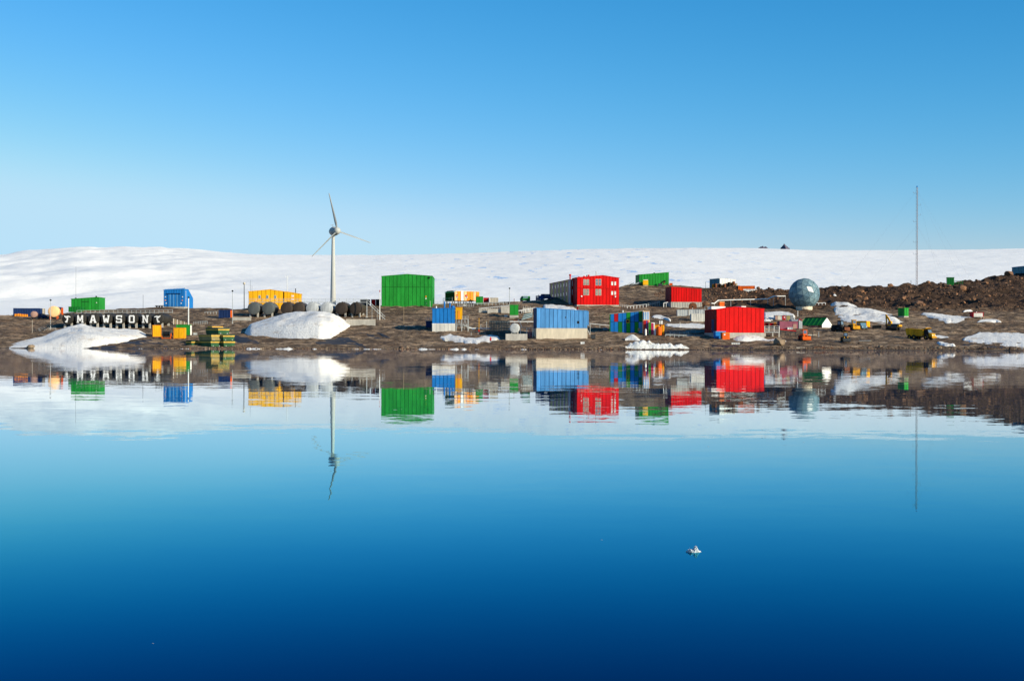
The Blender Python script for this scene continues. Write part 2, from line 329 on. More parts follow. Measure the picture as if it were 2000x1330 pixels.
SKY_I = [(-1500, 520), (-300, 508), (0, 502), (28, 498), (80, 494), (150, 487.5), (200, 488), (260, 486), (330, 488), (400, 490), (500, 496), (600, 499), (700, 499.5),
         (800, 498), (900, 496), (1000, 492), (1100, 488), (1200, 486), (1350, 484), (1480, 485.5), (1600, 489), (1750, 490), (1850, 489), (2000, 486), (2400, 482), (3500, 480)]
ix = np.array([a for a, b in SKY_I], float); iy = np.array([pe(a, b) for a, b in SKY_I], float)
pxi = np.concatenate([np.arange(-1500, -100, 20), np.arange(-100, 2100, 4.0), np.arange(2100, 3500, 20)])
Di = np.concatenate([np.arange(600, 1000, 8), np.arange(1000, 2700, 14), np.arange(2700, 5200, 60)])
DD, PP = np.meshgrid(Di, pxi, indexing='ij'); XX = (PP - 1000) * DD / F
_k = np.arange(-1600, 3600, 5.0); _v = np.interp(_k, ix, iy); _v = np.convolve(np.pad(_v, 9, 'edge'), np.hanning(19) / np.hanning(19).sum(), 'valid')
ys = np.interp(PP, _k, _v)
t = np.clip((DD - 900) / 1600, 0, 1)
yim = np.where(DD < 900, 600 + (900 - DD) * 18 / 210, 600 + (ys - 600) * (1 - (1 - t) ** 1.7))
yim = np.where(DD > 2500, ys + (DD - 2500) / 2500 * 14, yim)
Z = CH + (665 - yim) * DD / F
left = sst(PP, 620, 250)
damp = sst(DD, 860, 1150)
rot = XX * 0.5 - DD * 0.32; rot2 = XX * 0.3 + DD * 0.9
Z = Z + damp * left * (1 - 0.6 * sst(DD, 1900, 2450)) * (fbm(rot / 70, rot2 / 420, 3, 41) * 9 + fbm(rot / 200, rot2 / 700, 2, 47) * 20)
Z = Z + damp * (1 - left) * (fbm(XX / 150, DD / 120, 4, 51) * 1.8 + fbm(XX / 22, DD / 30, 3, 55) * (0.35 + 0.35 * sst(PP, 1450, 1200)))
Z = Z + damp * fbm(XX / 40, DD / 50, 4, 61) * (0.6 + 0.0 * left)
Z = Z + damp * sst(PP, 560, 300) * fbm(XX / 60, DD / 90, 3, 81) * 5
ice = grid_mesh('ice_sheet', XX, DD, Z, 'ice_sheet'); ice['kind'] = 'structure'

bmw = bmesh.new()
vs = [bmw.verts.new(c) for c in ((-4000, -1500, 0), (4000, -1500, 0), (4000, 560, 0), (-4000, 560, 0))]; bmw.faces.new(vs)
me = bpy.data.meshes.new('water'); bmw.to_mesh(me); bmw.free(); me.materials.append(MATS['water'])
water = bpy.data.objects.new('water', me); col.objects.link(water); water['kind'] = 'structure'

# two far rock peaks beyond the ice skyline
def peak(name, pts, base_py, D=5600, depth=90):
    px0 = sum(p[0] for p in pts) / len(pts); X0 = wx(px0, D); zb = wz(px0, base_py, D) - 60
    V = []; n = 24; rings = 7
    xs = np.array([p[0] for p in pts]); hs_ = np.array([p[1] for p in pts])
    W = len(np.linspace(xs[0], xs[-1], 40)); rows = []
    for j in range(9):
        s = j / 8 * 2 - 1; row = []
        for px in np.linspace(xs[0] - 4, xs[-1] + 4, 40):
            top = np.interp(px, xs, hs_, left=base_py + 8, right=base_py + 8)
            z = wz(px, top, D); zz = zb + (z - zb) * max(0, (1 - abs(s)) ** 0.7) + (random.random() - 0.5) * 3
            row.append((wx(px, D) - X0 + (random.random() - .5) * 4, s * depth, zz))
        rows.append(row)
    A = np.array(rows)
    o = grid_mesh(name, A[..., 0] + X0, A[..., 1] + D, A[..., 2], 'peak_rock')
    o.data.polygons.foreach_set('use_smooth', [False] * len(o.data.polygons)); o['kind'] = 'structure'
peak('rocky_peak', [(1480, 485), (1486, 481.5), (1490, 480.5), (1493, 483), (1495, 481), (1499, 485)], 484)
peak('rocky_peak', [(1524, 486), (1527, 482), (1530, 478), (1532, 475.5), (1534, 479), (1538, 483), (1542, 486)], 485)

# ---------------------------------------------------------------- snow
def interp(pts, k, px): return np.interp(px, [p[0] for p in pts], [p[k] for p in pts])
def snow_thing(name, label, cat, X, Dm, Z, mat, group=None):
    o = grid_mesh(name, X, Dm, Z, mat); tag(o, label, cat, group); return o
def bank(name, label, pts, wid, mat='snow', cat='snow bank', p=1.8, seed=0, rough=0.3, lip=0, fine=.3, jag=0, edge=0):
    """a thick drift: pts are (px, crest py, foot py)"""
    a, b = pts[0][0], pts[-1][0]; cols = np.linspace(a, b, max(24, int((b - a) / 1.6)))
    top = interp(pts, 1, cols); bot = interp(pts, 2, cols); kk = np.hanning(9) / np.hanning(9).sum(); top = np.convolve(np.pad(top, 4, 'edge'), kk, 'valid'); bot = np.convolve(np.pad(bot, 4, 'edge'), kk, 'valid') + vn(cols / 6, cols * 0, seed + 7) * edge; top = np.minimum(bot, top); top = np.minimum(bot, top + (vn(cols / 4, cols * 0, seed + 9) + vn(cols / 1.7, cols * 0, seed + 8)) * jag)
    D0 = gD(cols, bot); frac = np.clip((bot - top) / np.max(bot - top), 0, 1)
    D1 = D0 + wid * (0.15 + 0.85 * frac); zc = wz(cols, top, D1)
    ss = np.concatenate([np.linspace(0, 1, 30), 1 + np.linspace(0.06, 0.8, 14)])
    X = []; DD = []; ZZ = []
    for s in ss:
        D = D0 + (D1 - D0) * s + vn(cols / 14, cols * 0 + s * 3, seed) * 0.1
        x = (cols - 1000) * D / F; gr = gz(x, D)
        z0 = gz((cols - 1000) * D0 / F, D0, 0.0) - 0.3
        if s <= 1: z = z0 + (zc - z0) * (1 - (1 - s) ** p if not lip else lip * (1 - (1 - min(s / .3, 1)) ** 2) + (1 - lip) * s)
        else: z = zc - (zc - gr + 0.8) * ((s - 1) / 0.8) ** 1.5
        z = z + (fbm(x / 7, D / 9, 3, seed + 3) * rough * 1.6 + fbm(x / 1.6, D / 1.6, 2, seed + 5) * rough * fine) * min(1, 3 * s) * frac - 0.1
        X.append(x); DD.append(D); ZZ.append(z)
    return snow_thing(name, label, cat, np.array(X), np.array(DD), np.array(ZZ), mat)
def patch(name, label, pts, h=0.35, mat='snow', cat='snow patch', seed=0, group=None, jag=1.2):
    """a thin field of snow lying on the slope: pts are (px, far edge py, near edge py)"""
    a, b = pts[0][0], pts[-1][0]; cols = np.linspace(a, b, max(16, int((b - a) / 1.0)))
    top = interp(pts, 1, cols) + vn(cols / 7, cols * 0, seed) * jag; bot = interp(pts, 2, cols) + (vn(cols / 11, cols * 0 + 7, seed) + vn(cols / 4.5, cols * 0 + 3, seed) * .5) * jag
    bot = np.maximum(bot, top + 0.05)
    D0 = gD(cols, bot); D1 = gD(cols, top); X = []; DD = []; ZZ = []
    e = np.minimum(1, np.minimum(cols - a, b - cols) / 5.0)
    for s in np.linspace(0, 1, 26):
        D = D0 + (D1 - D0) * s; x = (cols - 1000) * D / F
        k = min(1, s / 0.35, (1 - s) / 0.2) if 0 < s < 1 else 0
        z = gz(x, D, 0.25) - 0.15 + (h + 0.15) * (k ** 0.8) * np.sqrt(np.clip(e, 0, 1)) + fbm(x / 4, D / 4, 3, seed) * 0.25 * k
        X.append(x); DD.append(D); ZZ.append(z)
    return snow_thing(name, label, cat, np.array(X), np.array(DD), np.array(ZZ), mat, group)

bank('snow_bank', 'long dirty snow bank sloping to the water below the lettered black tanks',
     [(0, 677, 679.5), (20, 672, 680), (40, 666, 680), (83, 657, 680), (112, 645, 680), (135, 637.5, 680), (161, 632.5, 680), (180, 635, 679), (200, 637, 676.5), (225, 640, 672), (250, 641, 665), (270, 643, 661), (292, 656, 658)], 46, seed=3, rough=.6, lip=.35)
bank('snow_bank', 'large clean snow mound in front of the second row of tanks',
     [(478, 648, 653), (488, 632, 656), (513, 624, 658), (553, 613.5, 661), (580, 608.5, 662.5), (625, 606.5, 664), (648, 608, 661), (663, 617, 651), (684, 632, 635.5)], 38, seed=9, rough=.5, lip=.5)
patch('snow_patch', 'long thin snow patch behind the red jacketed person', [(857, 659, 660.5), (868, 656, 663), (879, 652.5, 665), (888, 656, 666), (900, 659, 667), (930, 660, 671), (940, 658, 669), (958, 655, 668.5), (972, 660, 664), (977, 662, 663)], 0.5, seed=4)
patch('snow_patch', 'snow patch on the slope above the pale blue building roof', [(1060, 595, 608), (1075, 595, 609), (1100, 598, 609), (1120, 604, 609), (1127, 607, 609)], 0.5, seed=5)
bank('snow_bank', 'small pointed snow heap in front of the patchwork building', [(1221, 661, 664), (1228, 655, 664), (1236, 651.5, 664.5), (1244, 657, 665), (1250, 663, 665)], 5, seed=6)
patch('snow_patch', 'snow patch in shade right of the yellow annex', [(1272, 620, 622), (1282, 616, 624), (1290, 617, 624), (1300, 622, 626), (1310, 626, 628)], 0.4, seed=8)
patch('snow_patch', 'snow strip below the grey and beige containers', [(1298, 636, 638), (1320, 633, 641), (1350, 632, 642), (1380, 634, 643)], 0.4, seed=10)
bank('snow_bank', 'snow drift heaped against the concrete foot of the large red shed', [(1432, 661, 665), (1440, 656, 666), (1452, 654.5, 666.5), (1478, 655, 666), (1488, 659, 666), (1500, 663, 667), (1515, 661, 668), (1528, 662, 669), (1538, 667, 669)], 6, seed=11)
patch('snow_patch', 'snow field on the slope behind the striped hut', [(1490, 610, 630), (1497, 608, 630), (1520, 607.5, 622), (1540, 610, 620), (1553, 616, 620)], 0.6, seed=12)
bank('snow_bank', 'broad snow field running downhill right of the dome', [(1602, 586.5, 588), (1612, 584.5, 592), (1622, 583.5, 597), (1632, 586, 622), (1645, 589, 630), (1660, 594, 633), (1675, 599, 634), (1700, 604, 636), (1725, 607.5, 635), (1749, 611.5, 637), (1757, 622.5, 638), (1775, 625.5, 634.5), (1781, 631, 632)], 60, p=1.15, seed=14, rough=0.7)
patch('snow_patch', 'narrow snow patch high on the rocks behind the dome', [(1616, 577, 578.5), (1628, 575.5, 580), (1640, 577, 581), (1654, 579.5, 581)], 0.9, seed=15)
patch('snow_patch', 'white snow patch left of the red and white hut', [(1798, 614.5, 616), (1820, 614, 621), (1850, 615, 629), (1870, 617, 629), (1895, 619, 627), (1900, 621, 624)], 0.5, seed=16)
patch('snow_patch', 'ragged snow patch right of the red and white hut', [(1908, 629, 631), (1918, 624, 632.5), (1930, 621, 632), (1945, 624, 628), (1956, 627, 629)], 0.4, seed=17)
patch('snow_patch', 'tiny snow patch in the dark hollow above the red and white hut', [(1880, 609, 611), (1890, 606, 611), (1900, 605.5, 608)], 0.6, seed=18)
patch('snow_patch', 'large broken snow field at the right end of the shore', [(1880, 661, 663), (1895, 655, 669), (1915, 648, 672), (1930, 647, 674), (1950, 648, 676), (1970, 648, 681), (2000, 650, 684), (2060, 650, 684)], 0.4, seed=19, jag=3)
patch('snow_patch', 'small snow patch beside the nose of the dump truck', [(1821, 655, 657), (1833, 653, 659), (1845, 655, 659), (1855, 658, 660)], 0.3, seed=20)
patch('snow_patch', 'small snow patch among the shore stones below the dump truck', [(1829, 671, 673), (1838, 670, 676), (1850, 673, 677), (1866, 676, 678)], 0.5, seed=22)
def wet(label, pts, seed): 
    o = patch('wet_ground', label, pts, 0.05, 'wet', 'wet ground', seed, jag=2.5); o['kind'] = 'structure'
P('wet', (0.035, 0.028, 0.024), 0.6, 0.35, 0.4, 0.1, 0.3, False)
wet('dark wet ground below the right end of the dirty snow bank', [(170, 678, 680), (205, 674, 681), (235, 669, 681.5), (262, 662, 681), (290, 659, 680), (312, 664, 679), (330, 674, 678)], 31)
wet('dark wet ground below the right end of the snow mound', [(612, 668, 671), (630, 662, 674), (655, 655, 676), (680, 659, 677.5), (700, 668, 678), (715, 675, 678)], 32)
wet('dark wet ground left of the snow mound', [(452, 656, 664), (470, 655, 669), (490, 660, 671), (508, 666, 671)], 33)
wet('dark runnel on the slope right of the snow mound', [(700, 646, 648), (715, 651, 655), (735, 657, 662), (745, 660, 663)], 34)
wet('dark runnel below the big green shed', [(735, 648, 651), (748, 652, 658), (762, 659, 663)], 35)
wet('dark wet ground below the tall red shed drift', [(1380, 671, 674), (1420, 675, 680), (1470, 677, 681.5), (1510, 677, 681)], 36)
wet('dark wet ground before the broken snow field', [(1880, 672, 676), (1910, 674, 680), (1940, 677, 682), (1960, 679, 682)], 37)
icy = [(125, 160), (262, 310), (345, 372), (480, 512), (528, 572), (606, 620), (688, 745), (766, 773), (815, 853), (873, 897), (898, 912), (925, 935), (1018, 1032), (1050, 1062), (1170, 1178)]
for i, (a, b) in enumerate(icy):
    c = (a + b) / 2; h = 1.0 + min(2.2, (b - a) / 22)
    where = ['below the dirty snow bank', 'below the orange reel', 'left of the skips', 'right of the skips', 'below the snow mound', 'right below the snow mound', 'long and low, below the second tank row',
             'just left of midway, very small', 'below the blue building on its left', 'rounded, below the yellow annex', 'right of the rounded one', 'small, left of the red jacketed person', 'below the white tank', 'tiny, below the pale blue building', 'tiny, left of the patchwork building'][i]
    bank('shore_ice', 'strip of white ice stranded at the waterline, ' + where, [(a, 682.5 - h * .5, 683), (a + (b - a) * .25, 682.8 - h, 683.3), (c, 682.4 - h * .8, 683.4), (a + (b - a) * .8, 682.6 - h, 683.3), (b, 682.5 - h * .4, 683)], 1.6, 'shore_ice', 'ice', seed=60 + i, rough=0.3, fine=.8, jag=1.2, edge=0)
bank('shore_ice', 'jagged ridge of white shore ice below the patchwork building', [(1222, 677, 681), (1232, 674, 681), (1242, 670, 681.3), (1262, 670, 681.3), (1275, 670, 681.3), (1280, 674, 681.3), (1300, 673, 681.3), (1312, 668, 681.3), (1320, 673, 681.3), (1327, 669.5, 681.3), (1338, 674, 681), (1346, 679, 680.8)], 3.0, 'shore_ice', 'ice', seed=90, rough=.8, fine=1.0, jag=1.8, edge=0)

# ---------------------------------------------------------------- rocks
def rock_mesh(name, seed, sub, mat, flat=0.75):
    rr = random.Random(seed); bm = bmesh.new(); bmesh.ops.create_icosphere(bm, subdivisions=sub, radius=1)
    off = Vector((rr.random() * 50, rr.random() * 50, rr.random() * 50))
    from mathutils import noise
    for v in bm.verts:
        d = 1 + 0.45 * noise.noise(v.co * 1.1 + off) + 0.22 * noise.noise(v.co * 2.7 + off)
        v.co = v.co * d; v.co.z *= flat
        for k in (0, 1, 2):
            v.co[k] = max(-0.85, min(0.85, v.co[k]))
    me = bpy.data.meshes.new(name); bm.to_mesh(me); bm.free(); me.materials.append(MATS[mat]); return me
RM = [rock_mesh('boulder', i, 2, ('rock_a', 'rock_b', 'rock_c', 'rock_d')[i % 4]) for i in range(12)]
def boulder(px, py, rpx, label, group=None, k=None, sq=1.0, name='boulder', yoff=0, mats=None):
    D = gD(px, py) + yoff; X = wx(px, D); r = rpx * D / F
    k = random.randrange(12) if k is None else k
    if mats: k = random.choice([i for i in range(12) if i % 4 in mats])
    o = bpy.data.objects.new(name, RM[k]); col.objects.link(o)
    o.location = (X, D, g1(X, D) + r * 0.35 * sq); o.scale = (r * random.uniform(.9, 1.25), r * random.uniform(.8, 1.1), r * sq * random.uniform(.85, 1.15))
    o.rotation_euler = (random.uniform(-.25, .25), random.uniform(-.25, .25), random.uniform(0, 6.28)); tag(o, label, 'boulder', group); return o
def in_ridge(rr):
    while True:
        px = rr.uniform(1375, 2030); top = np.interp(px, _sx, [b for a, b in SKY_G]); bot = 590 if px < 1540 else (606 if px > 1640 else 592)
        py = rr.uniform(top + 1, bot)
        if 1535 < px < 1606 and py > 578: continue
        if 1600 < px < 1760 and 583 + (px - 1620) * 0.2 < py: continue
        return px, py
def ridge_label(px, py):
    zone = next(t for lim, t in ((1540, 'between the middle red shed and the dome'), (1650, 'just right of the dome'), (1720, 'above the broad snow field'), (1792, 'left of and below the mast'), (1850, 'between the mast and the ridge top green cabin'), (1930, 'below the ridge top green cabin'), (9999, 'at the right edge of the view')) if px < lim)
    d = py - np.interp(px, _sx, [b for a, b in SKY_G])
    return 'brown boulder ' + ('on the skyline' if d < 7 else 'on the upper ridge' if d < 22 else 'low on the ridge') + ' ' + zone
rr = random.Random(5)
for i in range(230):
    px, py = in_ridge(rr); boulder(px, py, rr.uniform(1.6, 3.7) * (1.3 if px > 1600 else 1), ridge_label(px, py), 'boulders on the ridge', sq=rr.uniform(.8, 1.1), mats=(0, 1, 3))
boulder(1380, 599, 8.5, 'big squarish brown boulder against the right wall of the middle red shed', k=3, sq=1.25)
boulder(1514, 577, 8, 'big rounded boulder on the ridge left of the dome', k=8)
for px, py, r, k, lab in ((1681, 568, 7, 3, 'largest rounded boulder on the skyline right of the dome'), (1739, 563, 6, 7, 'flat topped boulder on the skyline left of the mast'), (1812, 557, 5, 3, 'rounded boulder on the skyline right of the mast'),
        (1970, 541, 9, 8, 'large boulder on the skyline beside the blue grey building'), (1912, 548, 7, 3, 'orange brown boulder on the skyline between green box and blue grey building'), (1880, 567, 8, 11, 'large pale boulder halfway up the ridge below the green box'),
        (1794, 598, 9, 4, 'large rounded boulder at the foot of the ridge below the mast'), (1783, 580, 6, 7, 'reddish boulder on the ridge just below the mast foot'), (1675, 590, 8, 1, 'dark boulder above the broad snow field'), (1690, 586, 7, 3, 'reddish brown boulder above the broad snow field')):
    boulder(px, py, r, lab, k=k)
# loose stones too many to count
def stone_field(name, label, pts, mat, group=None):
    base = []
    for i in range(5):
        me = rock_mesh('stone', 100 + i, 1, mat); v = np.array([x.co[:] for x in me.vertices]); f = np.array([p.vertices[:] for p in me.polygons]); base.append((v, f)); bpy.data.meshes.remove(me)
    rs = np.random.RandomState(3); VV = []; FF = []; o = 0
    A = np.array(pts); D = gD(A[:, 0], A[:, 1]); X = (A[:, 0] - 1000) * D / F; Z = gz(X, D); Rr = A[:, 2] * D / F
    for i in range(len(A)):
        v, f = base[i % 5]; a = rs.rand() * 6.28; c, s = math.cos(a), math.sin(a)
        q = v * (Rr[i] * np.array([rs.uniform(.8, 1.4), rs.uniform(.7, 1.1), rs.uniform(.6, 1.1)]))
        q = np.stack([q[:, 0] * c - q[:, 1] * s + X[i], q[:, 0] * s + q[:, 1] * c + D[i], q[:, 2] + Z[i] + Rr[i] * .25], -1)
        VV.append(q); FF.append(f + o); o += len(v)
    me = bpy.data.meshes.new(name); me.from_pydata(np.concatenate(VV).tolist(), [], np.concatenate(FF).tolist()); me.materials.append(MATS[mat])
    ob = bpy.data.objects.new(name, me); col.objects.link(ob); tag(ob, label, 'stones', None, 'stuff'); return ob
rs = random.Random(11)
for mt, lab, n in (('rock_a', 'brown loose stones strewn over the dark ridge at the right', 2200), ('rock_b', 'blackish loose stones strewn over the dark ridge at the right', 1700), ('rock_d', 'reddish loose stones strewn over the dark ridge at the right', 1400)):
    stone_field('loose_stones', lab, [in_ridge(rs) + (rs.choice((0.5, 0.7, 0.9, 1.3, 1.9)),) for _ in range(n)], mt)
def shore(n, lo, hi):
    out = []
    for _ in range(n):
        px = rs.uniform(-60, 2060); dens = 1.0 if (365 < px < 640 or 770 < px < 1250 or px > 1560) else 0.45
        if rs.random() > dens or px < 300: continue
        out.append((px, 683.1 - abs(rs.gauss(0, 1)) * 2.2, rs.uniform(lo, hi)))
    return out
stone_field('shore_stones', 'brown grey stones lining the waterline', shore(2600, 0.6, 1.9), 'rock_c')
stone_field('shore_stones', 'reddish brown stones lining the waterline', shore(1400, 0.6, 1.9), 'rock_a')
stone_field('shore_stones', 'dark brown stones lining the waterline', shore(2200, 0.6, 2.0), 'rock_b')
stone_field('scattered_stones', 'small stones scattered over the brown station ground', [(rs.uniform(0, 2000), rs.uniform(606, 680), rs.uniform(.3, 1.0)) for _ in range(4200)], 'rock_b')
stone_field('scattered_stones', 'pale brown stones scattered over the station ground', [(rs.uniform(0, 2000), rs.uniform(606, 681), rs.uniform(.35, 1.1)) for _ in range(2600)], 'rock_c')
for i in range(60):
    px = random.choice((random.uniform(770, 1200), random.uniform(1560, 2000), random.uniform(1700, 1960), random.uniform(370, 560)))
    zone = next(t for lim, t in ((480, 'below the stacked skips'), (600, 'below the snow mound'), (900, 'below the deep blue shed'), (1040, 'below the round tank'), (1300, 'below the pale blue shed'), (1640, 'below the green roofed hut'), (1760, 'below the excavator'), (1870, 'below the dump truck'), (9999, 'at the far right')) if px < lim)
    boulder(px, random.uniform(679.5, 682.5), random.uniform(1.5, 3.2), 'brown stone lying at the waterline ' + zone, 'larger stones along the waterline', mats=(0, 1, 2), name='shore_stone')
for px, py, r, k, lab in ((783, 680, 4.5, 1, 'dark jagged rock at the waterline below the big green shed'), (795, 680, 5, 6, 'pale jagged rock at the waterline below the big green shed'), (60, 679, 7, 6, 'tan rock at the left end of the waterline'),
        (1522, 676, 12, 10, 'large rounded tan rock at the waterline right of the large red shed'), (1720, 680, 5, 2, 'rounded grey stone at the waterline below the excavator'), (1678, 674, 4, 1, 'dark rock on the flat ground right of the yellow tractor'),
        (1918, 683, 6, 9, 'dark rock at the waterline before the broken snow field'), (1975, 684, 6, 5, 'dark rock at the right end of the waterline'), (1835, 681, 5, 2, 'brown rock at the waterline below the dump truck')):
    boulder(px, py, r, lab, k=k, sq=.9)
for pxa, pxb, pya, pyb, lab in ((1252, 1315, 656, 666, 'heap of dark rubble in front of the patchwork building'), (1562, 1600, 604, 616, 'heap of brown rubble below the dome'), (1386, 1440, 584, 591, 'band of brown rubble below the white pipe'), (1278, 1302, 571, 582, 'heap of brown rubble left of the middle red shed'), (1155, 1215, 612, 622, 'scatter of tan rubble between the pale blue and patchwork buildings')):
    stone_field('rubble_heap', lab, [(rs.uniform(pxa, pxb), rs.uniform(pya, pyb), rs.uniform(.5, 1.5)) for _ in range(130)], 'rock_a' if 'tan' not in lab else 'rock_c')

# ---------------------------------------------------------------- buildings
def slab(face, poly, o0, o1):
    n = len(poly); v = [face(a, b, o0) for a, b in poly] + [face(a, b, o1) for a, b in poly]
    return v, [tuple(range(n - 1, -1, -1)), tuple(range(n, 2 * n))] + [(i, (i + 1) % n, (i + 1) % n + n, i + n) for i in range(n)]
def clad(b, face, a0, a1, z0, topf, knots, n, mats, gap=0.13, rows=(), t=0.09, wall=None):
    """vertical cladding sheets over a face, each a panel of its own"""
    edges = np.linspace(a0, a1, n + 1)
    for i in range(n):
        u0 = edges[i] + gap / 2; u1 = edges[i + 1] - gap / 2
        lev = [z0] + list(rows) + [None]
        for r in range(len(lev) - 1):
            lo = lev[r] + (gap / 2 if r else 0.02)
            if lev[r + 1] is None:
                top = [(u1, topf(u1) - .05)] + [(k, topf(k) - .05) for k in sorted(knots, reverse=True) if u0 < k < u1] + [(u0, topf(u0) - .05)]
            else: top = [(u1, lev[r + 1] - gap / 2), (u0, lev[r + 1] - gap / 2)]
            m = mats(i, r) if callable(mats) else mats
            obj('panel', slab(face, [(u0, lo), (u1, lo)] + top, 0.0, t + random.uniform(-.012, .012)), m, wall)
class Bld(T):
    def __init__(s, name, label, pl, pr, pb, tops, depth, yaw=0, wall='red', seam='red_seam', n=8, base=None, left=0, right=0, rows=(), mats=None,
                 cat='building', side_mat=None, roof=None, gap=0.13, z=None, D=None, raised=None, group=None):
        mid = (pl + pr) / 2
        super().__init__(name, label, cat, mid, pb, yaw, group, D=D, z=z, face=True)
        s.w = (pr - pl) * s.m / math.cos(s.yaw); s.d = depth; hw = s.w / 2
        prof = [((px - mid) * s.m / math.cos(s.yaw), s.z(py, px)) for px, py in tops]
        prof[0] = (-hw, prof[0][1]); prof[-1] = (hw, prof[-1][1]); s.prof = prof
        xs = [q[0] for q in prof]; zs = [q[1] for q in prof]; top = lambda u: float(np.interp(u, xs, zs)); s.top = top
        z0 = raised if raised is not None else (s.z(base[1]) if base else -0.4)
        s.zb = z0
        if base: s.add('foundation', box(-hw - .05, hw + .05, -.05, depth + .05, -2.2, z0 - .002), base[0])
        s.wall = s.add('wall', prism([(-hw, z0), (hw, z0)] + prof[::-1], 0, depth), seam)
        s.front = lambda u, zz, o: (u, -o, zz); s.lf = lambda v, zz, o: (-hw - o, v, zz); s.rf = lambda v, zz, o: (hw + o, v, zz)
        rz = [s.z(r) for r in rows]
        clad(s, s.front, -hw, hw, z0, top, xs[1:-1], n, mats or wall, gap, rz, wall=s.wall)
        if left: clad(s, s.lf, 0, depth, z0, lambda u: zs[0], [], left, side_mat or wall, gap, wall=s.wall)
        if right: clad(s, s.rf, 0, depth, z0, lambda u: zs[-1], [], right, side_mat or wall, gap, wall=s.wall)
        pr_ = [(-hw - .2, zs[0] - .03)] + prof[1:-1] + [(hw + .2, zs[-1] - .03)]
        rp = [(a, b + .16) for a, b in pr_]
        s.roof = s.add('roof', prism([(a, b + .01) for a, b in pr_] + rp[::-1], -.2, depth + .2), roof or wall)
    def window(s, pl, pr, pt, pb, mat='glass', frame='white', panes=2, out=.1):
        u0, u1, z0, z1 = s.u(pl), s.u(pr), s.z(pb), s.z(pt)
        f = s.add('window', slab(s.front, [(u0, z0), (u1, z0), (u1, z1), (u0, z1)], out - .05, out + .05), frame)
        k = (u1 - u0) / panes; b = min(.14, k * .14)
        for i in range(panes):
            for (za, zb_) in ((z0 + b, (z0 + z1) / 2 + .2 - b / 2), ((z0 + z1) / 2 + .2 + b / 2, z1 - b)) if z1 - z0 > 1.4 else ((z0 + b, z1 - b),):
                obj('pane', slab(s.front, [(u0 + k * i + b, za), (u0 + k * (i + 1) - b, za), (u0 + k * (i + 1) - b, zb_), (u0 + k * i + b, zb_)], out + .04, out + .06), mat, f)
        return f
    def lbox(s, name, mat, pl, pr, pt, pb, y0, y1, parent=None): return s.bx(name, mat, pl, pr, pt, pb, y0, y1, parent)

# big green shed
b = Bld('green_shed', 'largest building, bright green ribbed shed with low gable roof', 745, 843.5, 598.5, [(745, 540), (795, 536), (843.5, 539.5)], 26, -3, 'green', 'green_seam', 13, rows=(561,), right=6, base=('concrete_grey', 600.5))
dr = b.bx('door', 'deep_green', 829.5, 834, 588, 598, -.13, 0); b.bx('handle', 'galv', 832.6, 833.4, 592.5, 593.3, -.2, -.13, dr)
b.bx('notice', 'amber', 830.4, 833, 578, 580.2, -.16, -.08); b.bx('notice', 'white', 830.4, 833, 582, 584, -.16, -.08); b.bx('lamp', 'black', 837, 839.5, 541, 543.5, -.5, -.08)

# blue building with concrete foot and yellow annex on stilts
b = Bld('blue_powerhouse', 'deep blue shed on a white concrete foot beside a yellow annex', 844, 888.5, 648, [(844, 603), (888.5, 602)], 10, 0, 'blue', 'blue_seam', 6, base=('white', 631.8))
for x in (844, 851.8, 859.3, 867.3, 875, 882): b.bx('foot_panel', 'offwhite', x + .3, x + 6.8, 632.4, 647.5, -.16, -.05)
for a, c, t_ in ((866.5, 869.5, 588.5), (877, 880, 591), (881, 888, 597)): b.add('flue', [cyl((b.u((a + c) / 2), 3, b.z(602)), (b.u((a + c) / 2), 3, b.z(t_)), (c - a) / 2 * b.m, n=12)], 'blue', True)
b.add('vent', [cyl((b.u(852), 1.5, b.z(602)), (b.u(852), 1.5, b.z(598)), .2)], 'white', True)
t_ = T('yellow_annex', 'tall yellow cabin on a white steel frame beside the blue shed', 'cabin', 896, 648)
t_.bx('cabin', 'yellow', 890, 902.3, 600.5, 624, 0.2, 3.0); t_.bx('roof_edge', 'amber', 889.8, 902.6, 599.8, 600.4, .1, 3.1); t_.bx('door', 'amber', 893.5, 898, 607, 623, .12, .2)
for px in (890.7, 901.6, 914):
    for y in (.3, 2.8): t_.add('leg', box(t_.u(px) - .1, t_.u(px) + .1, y - .1, y + .1, -.6, t_.z(624)), 'galv')
for a, c in ((890.7, 901.6), (901.6, 914)):
    t_.add('brace', tube([(t_.u(a), .25, .5), (t_.u((a + c) / 2), .25, t_.z(625)), (t_.u(c), .25, .5)], .06), 'galv'); t_.add('brace', tube([(t_.u(a), .25, t_.z(634)), (t_.u(c), .25, t_.z(634))], .07), 'galv')
t_.bx('platform', 'galv', 902.3, 914.5, 623.2, 624.2, .2, 2.8)
for z_ in (617.5, 620.5): t_.add('rail', tube([(t_.u(903), .25, t_.z(z_)), (t_.u(914.3), .25, t_.z(z_))], .05), 'galv')
for px in (903, 908.5, 914.3): t_.add('post', tube([(t_.u(px), .25, t_.z(623.5)), (t_.u(px), .25, t_.z(617.3))], .05), 'galv')

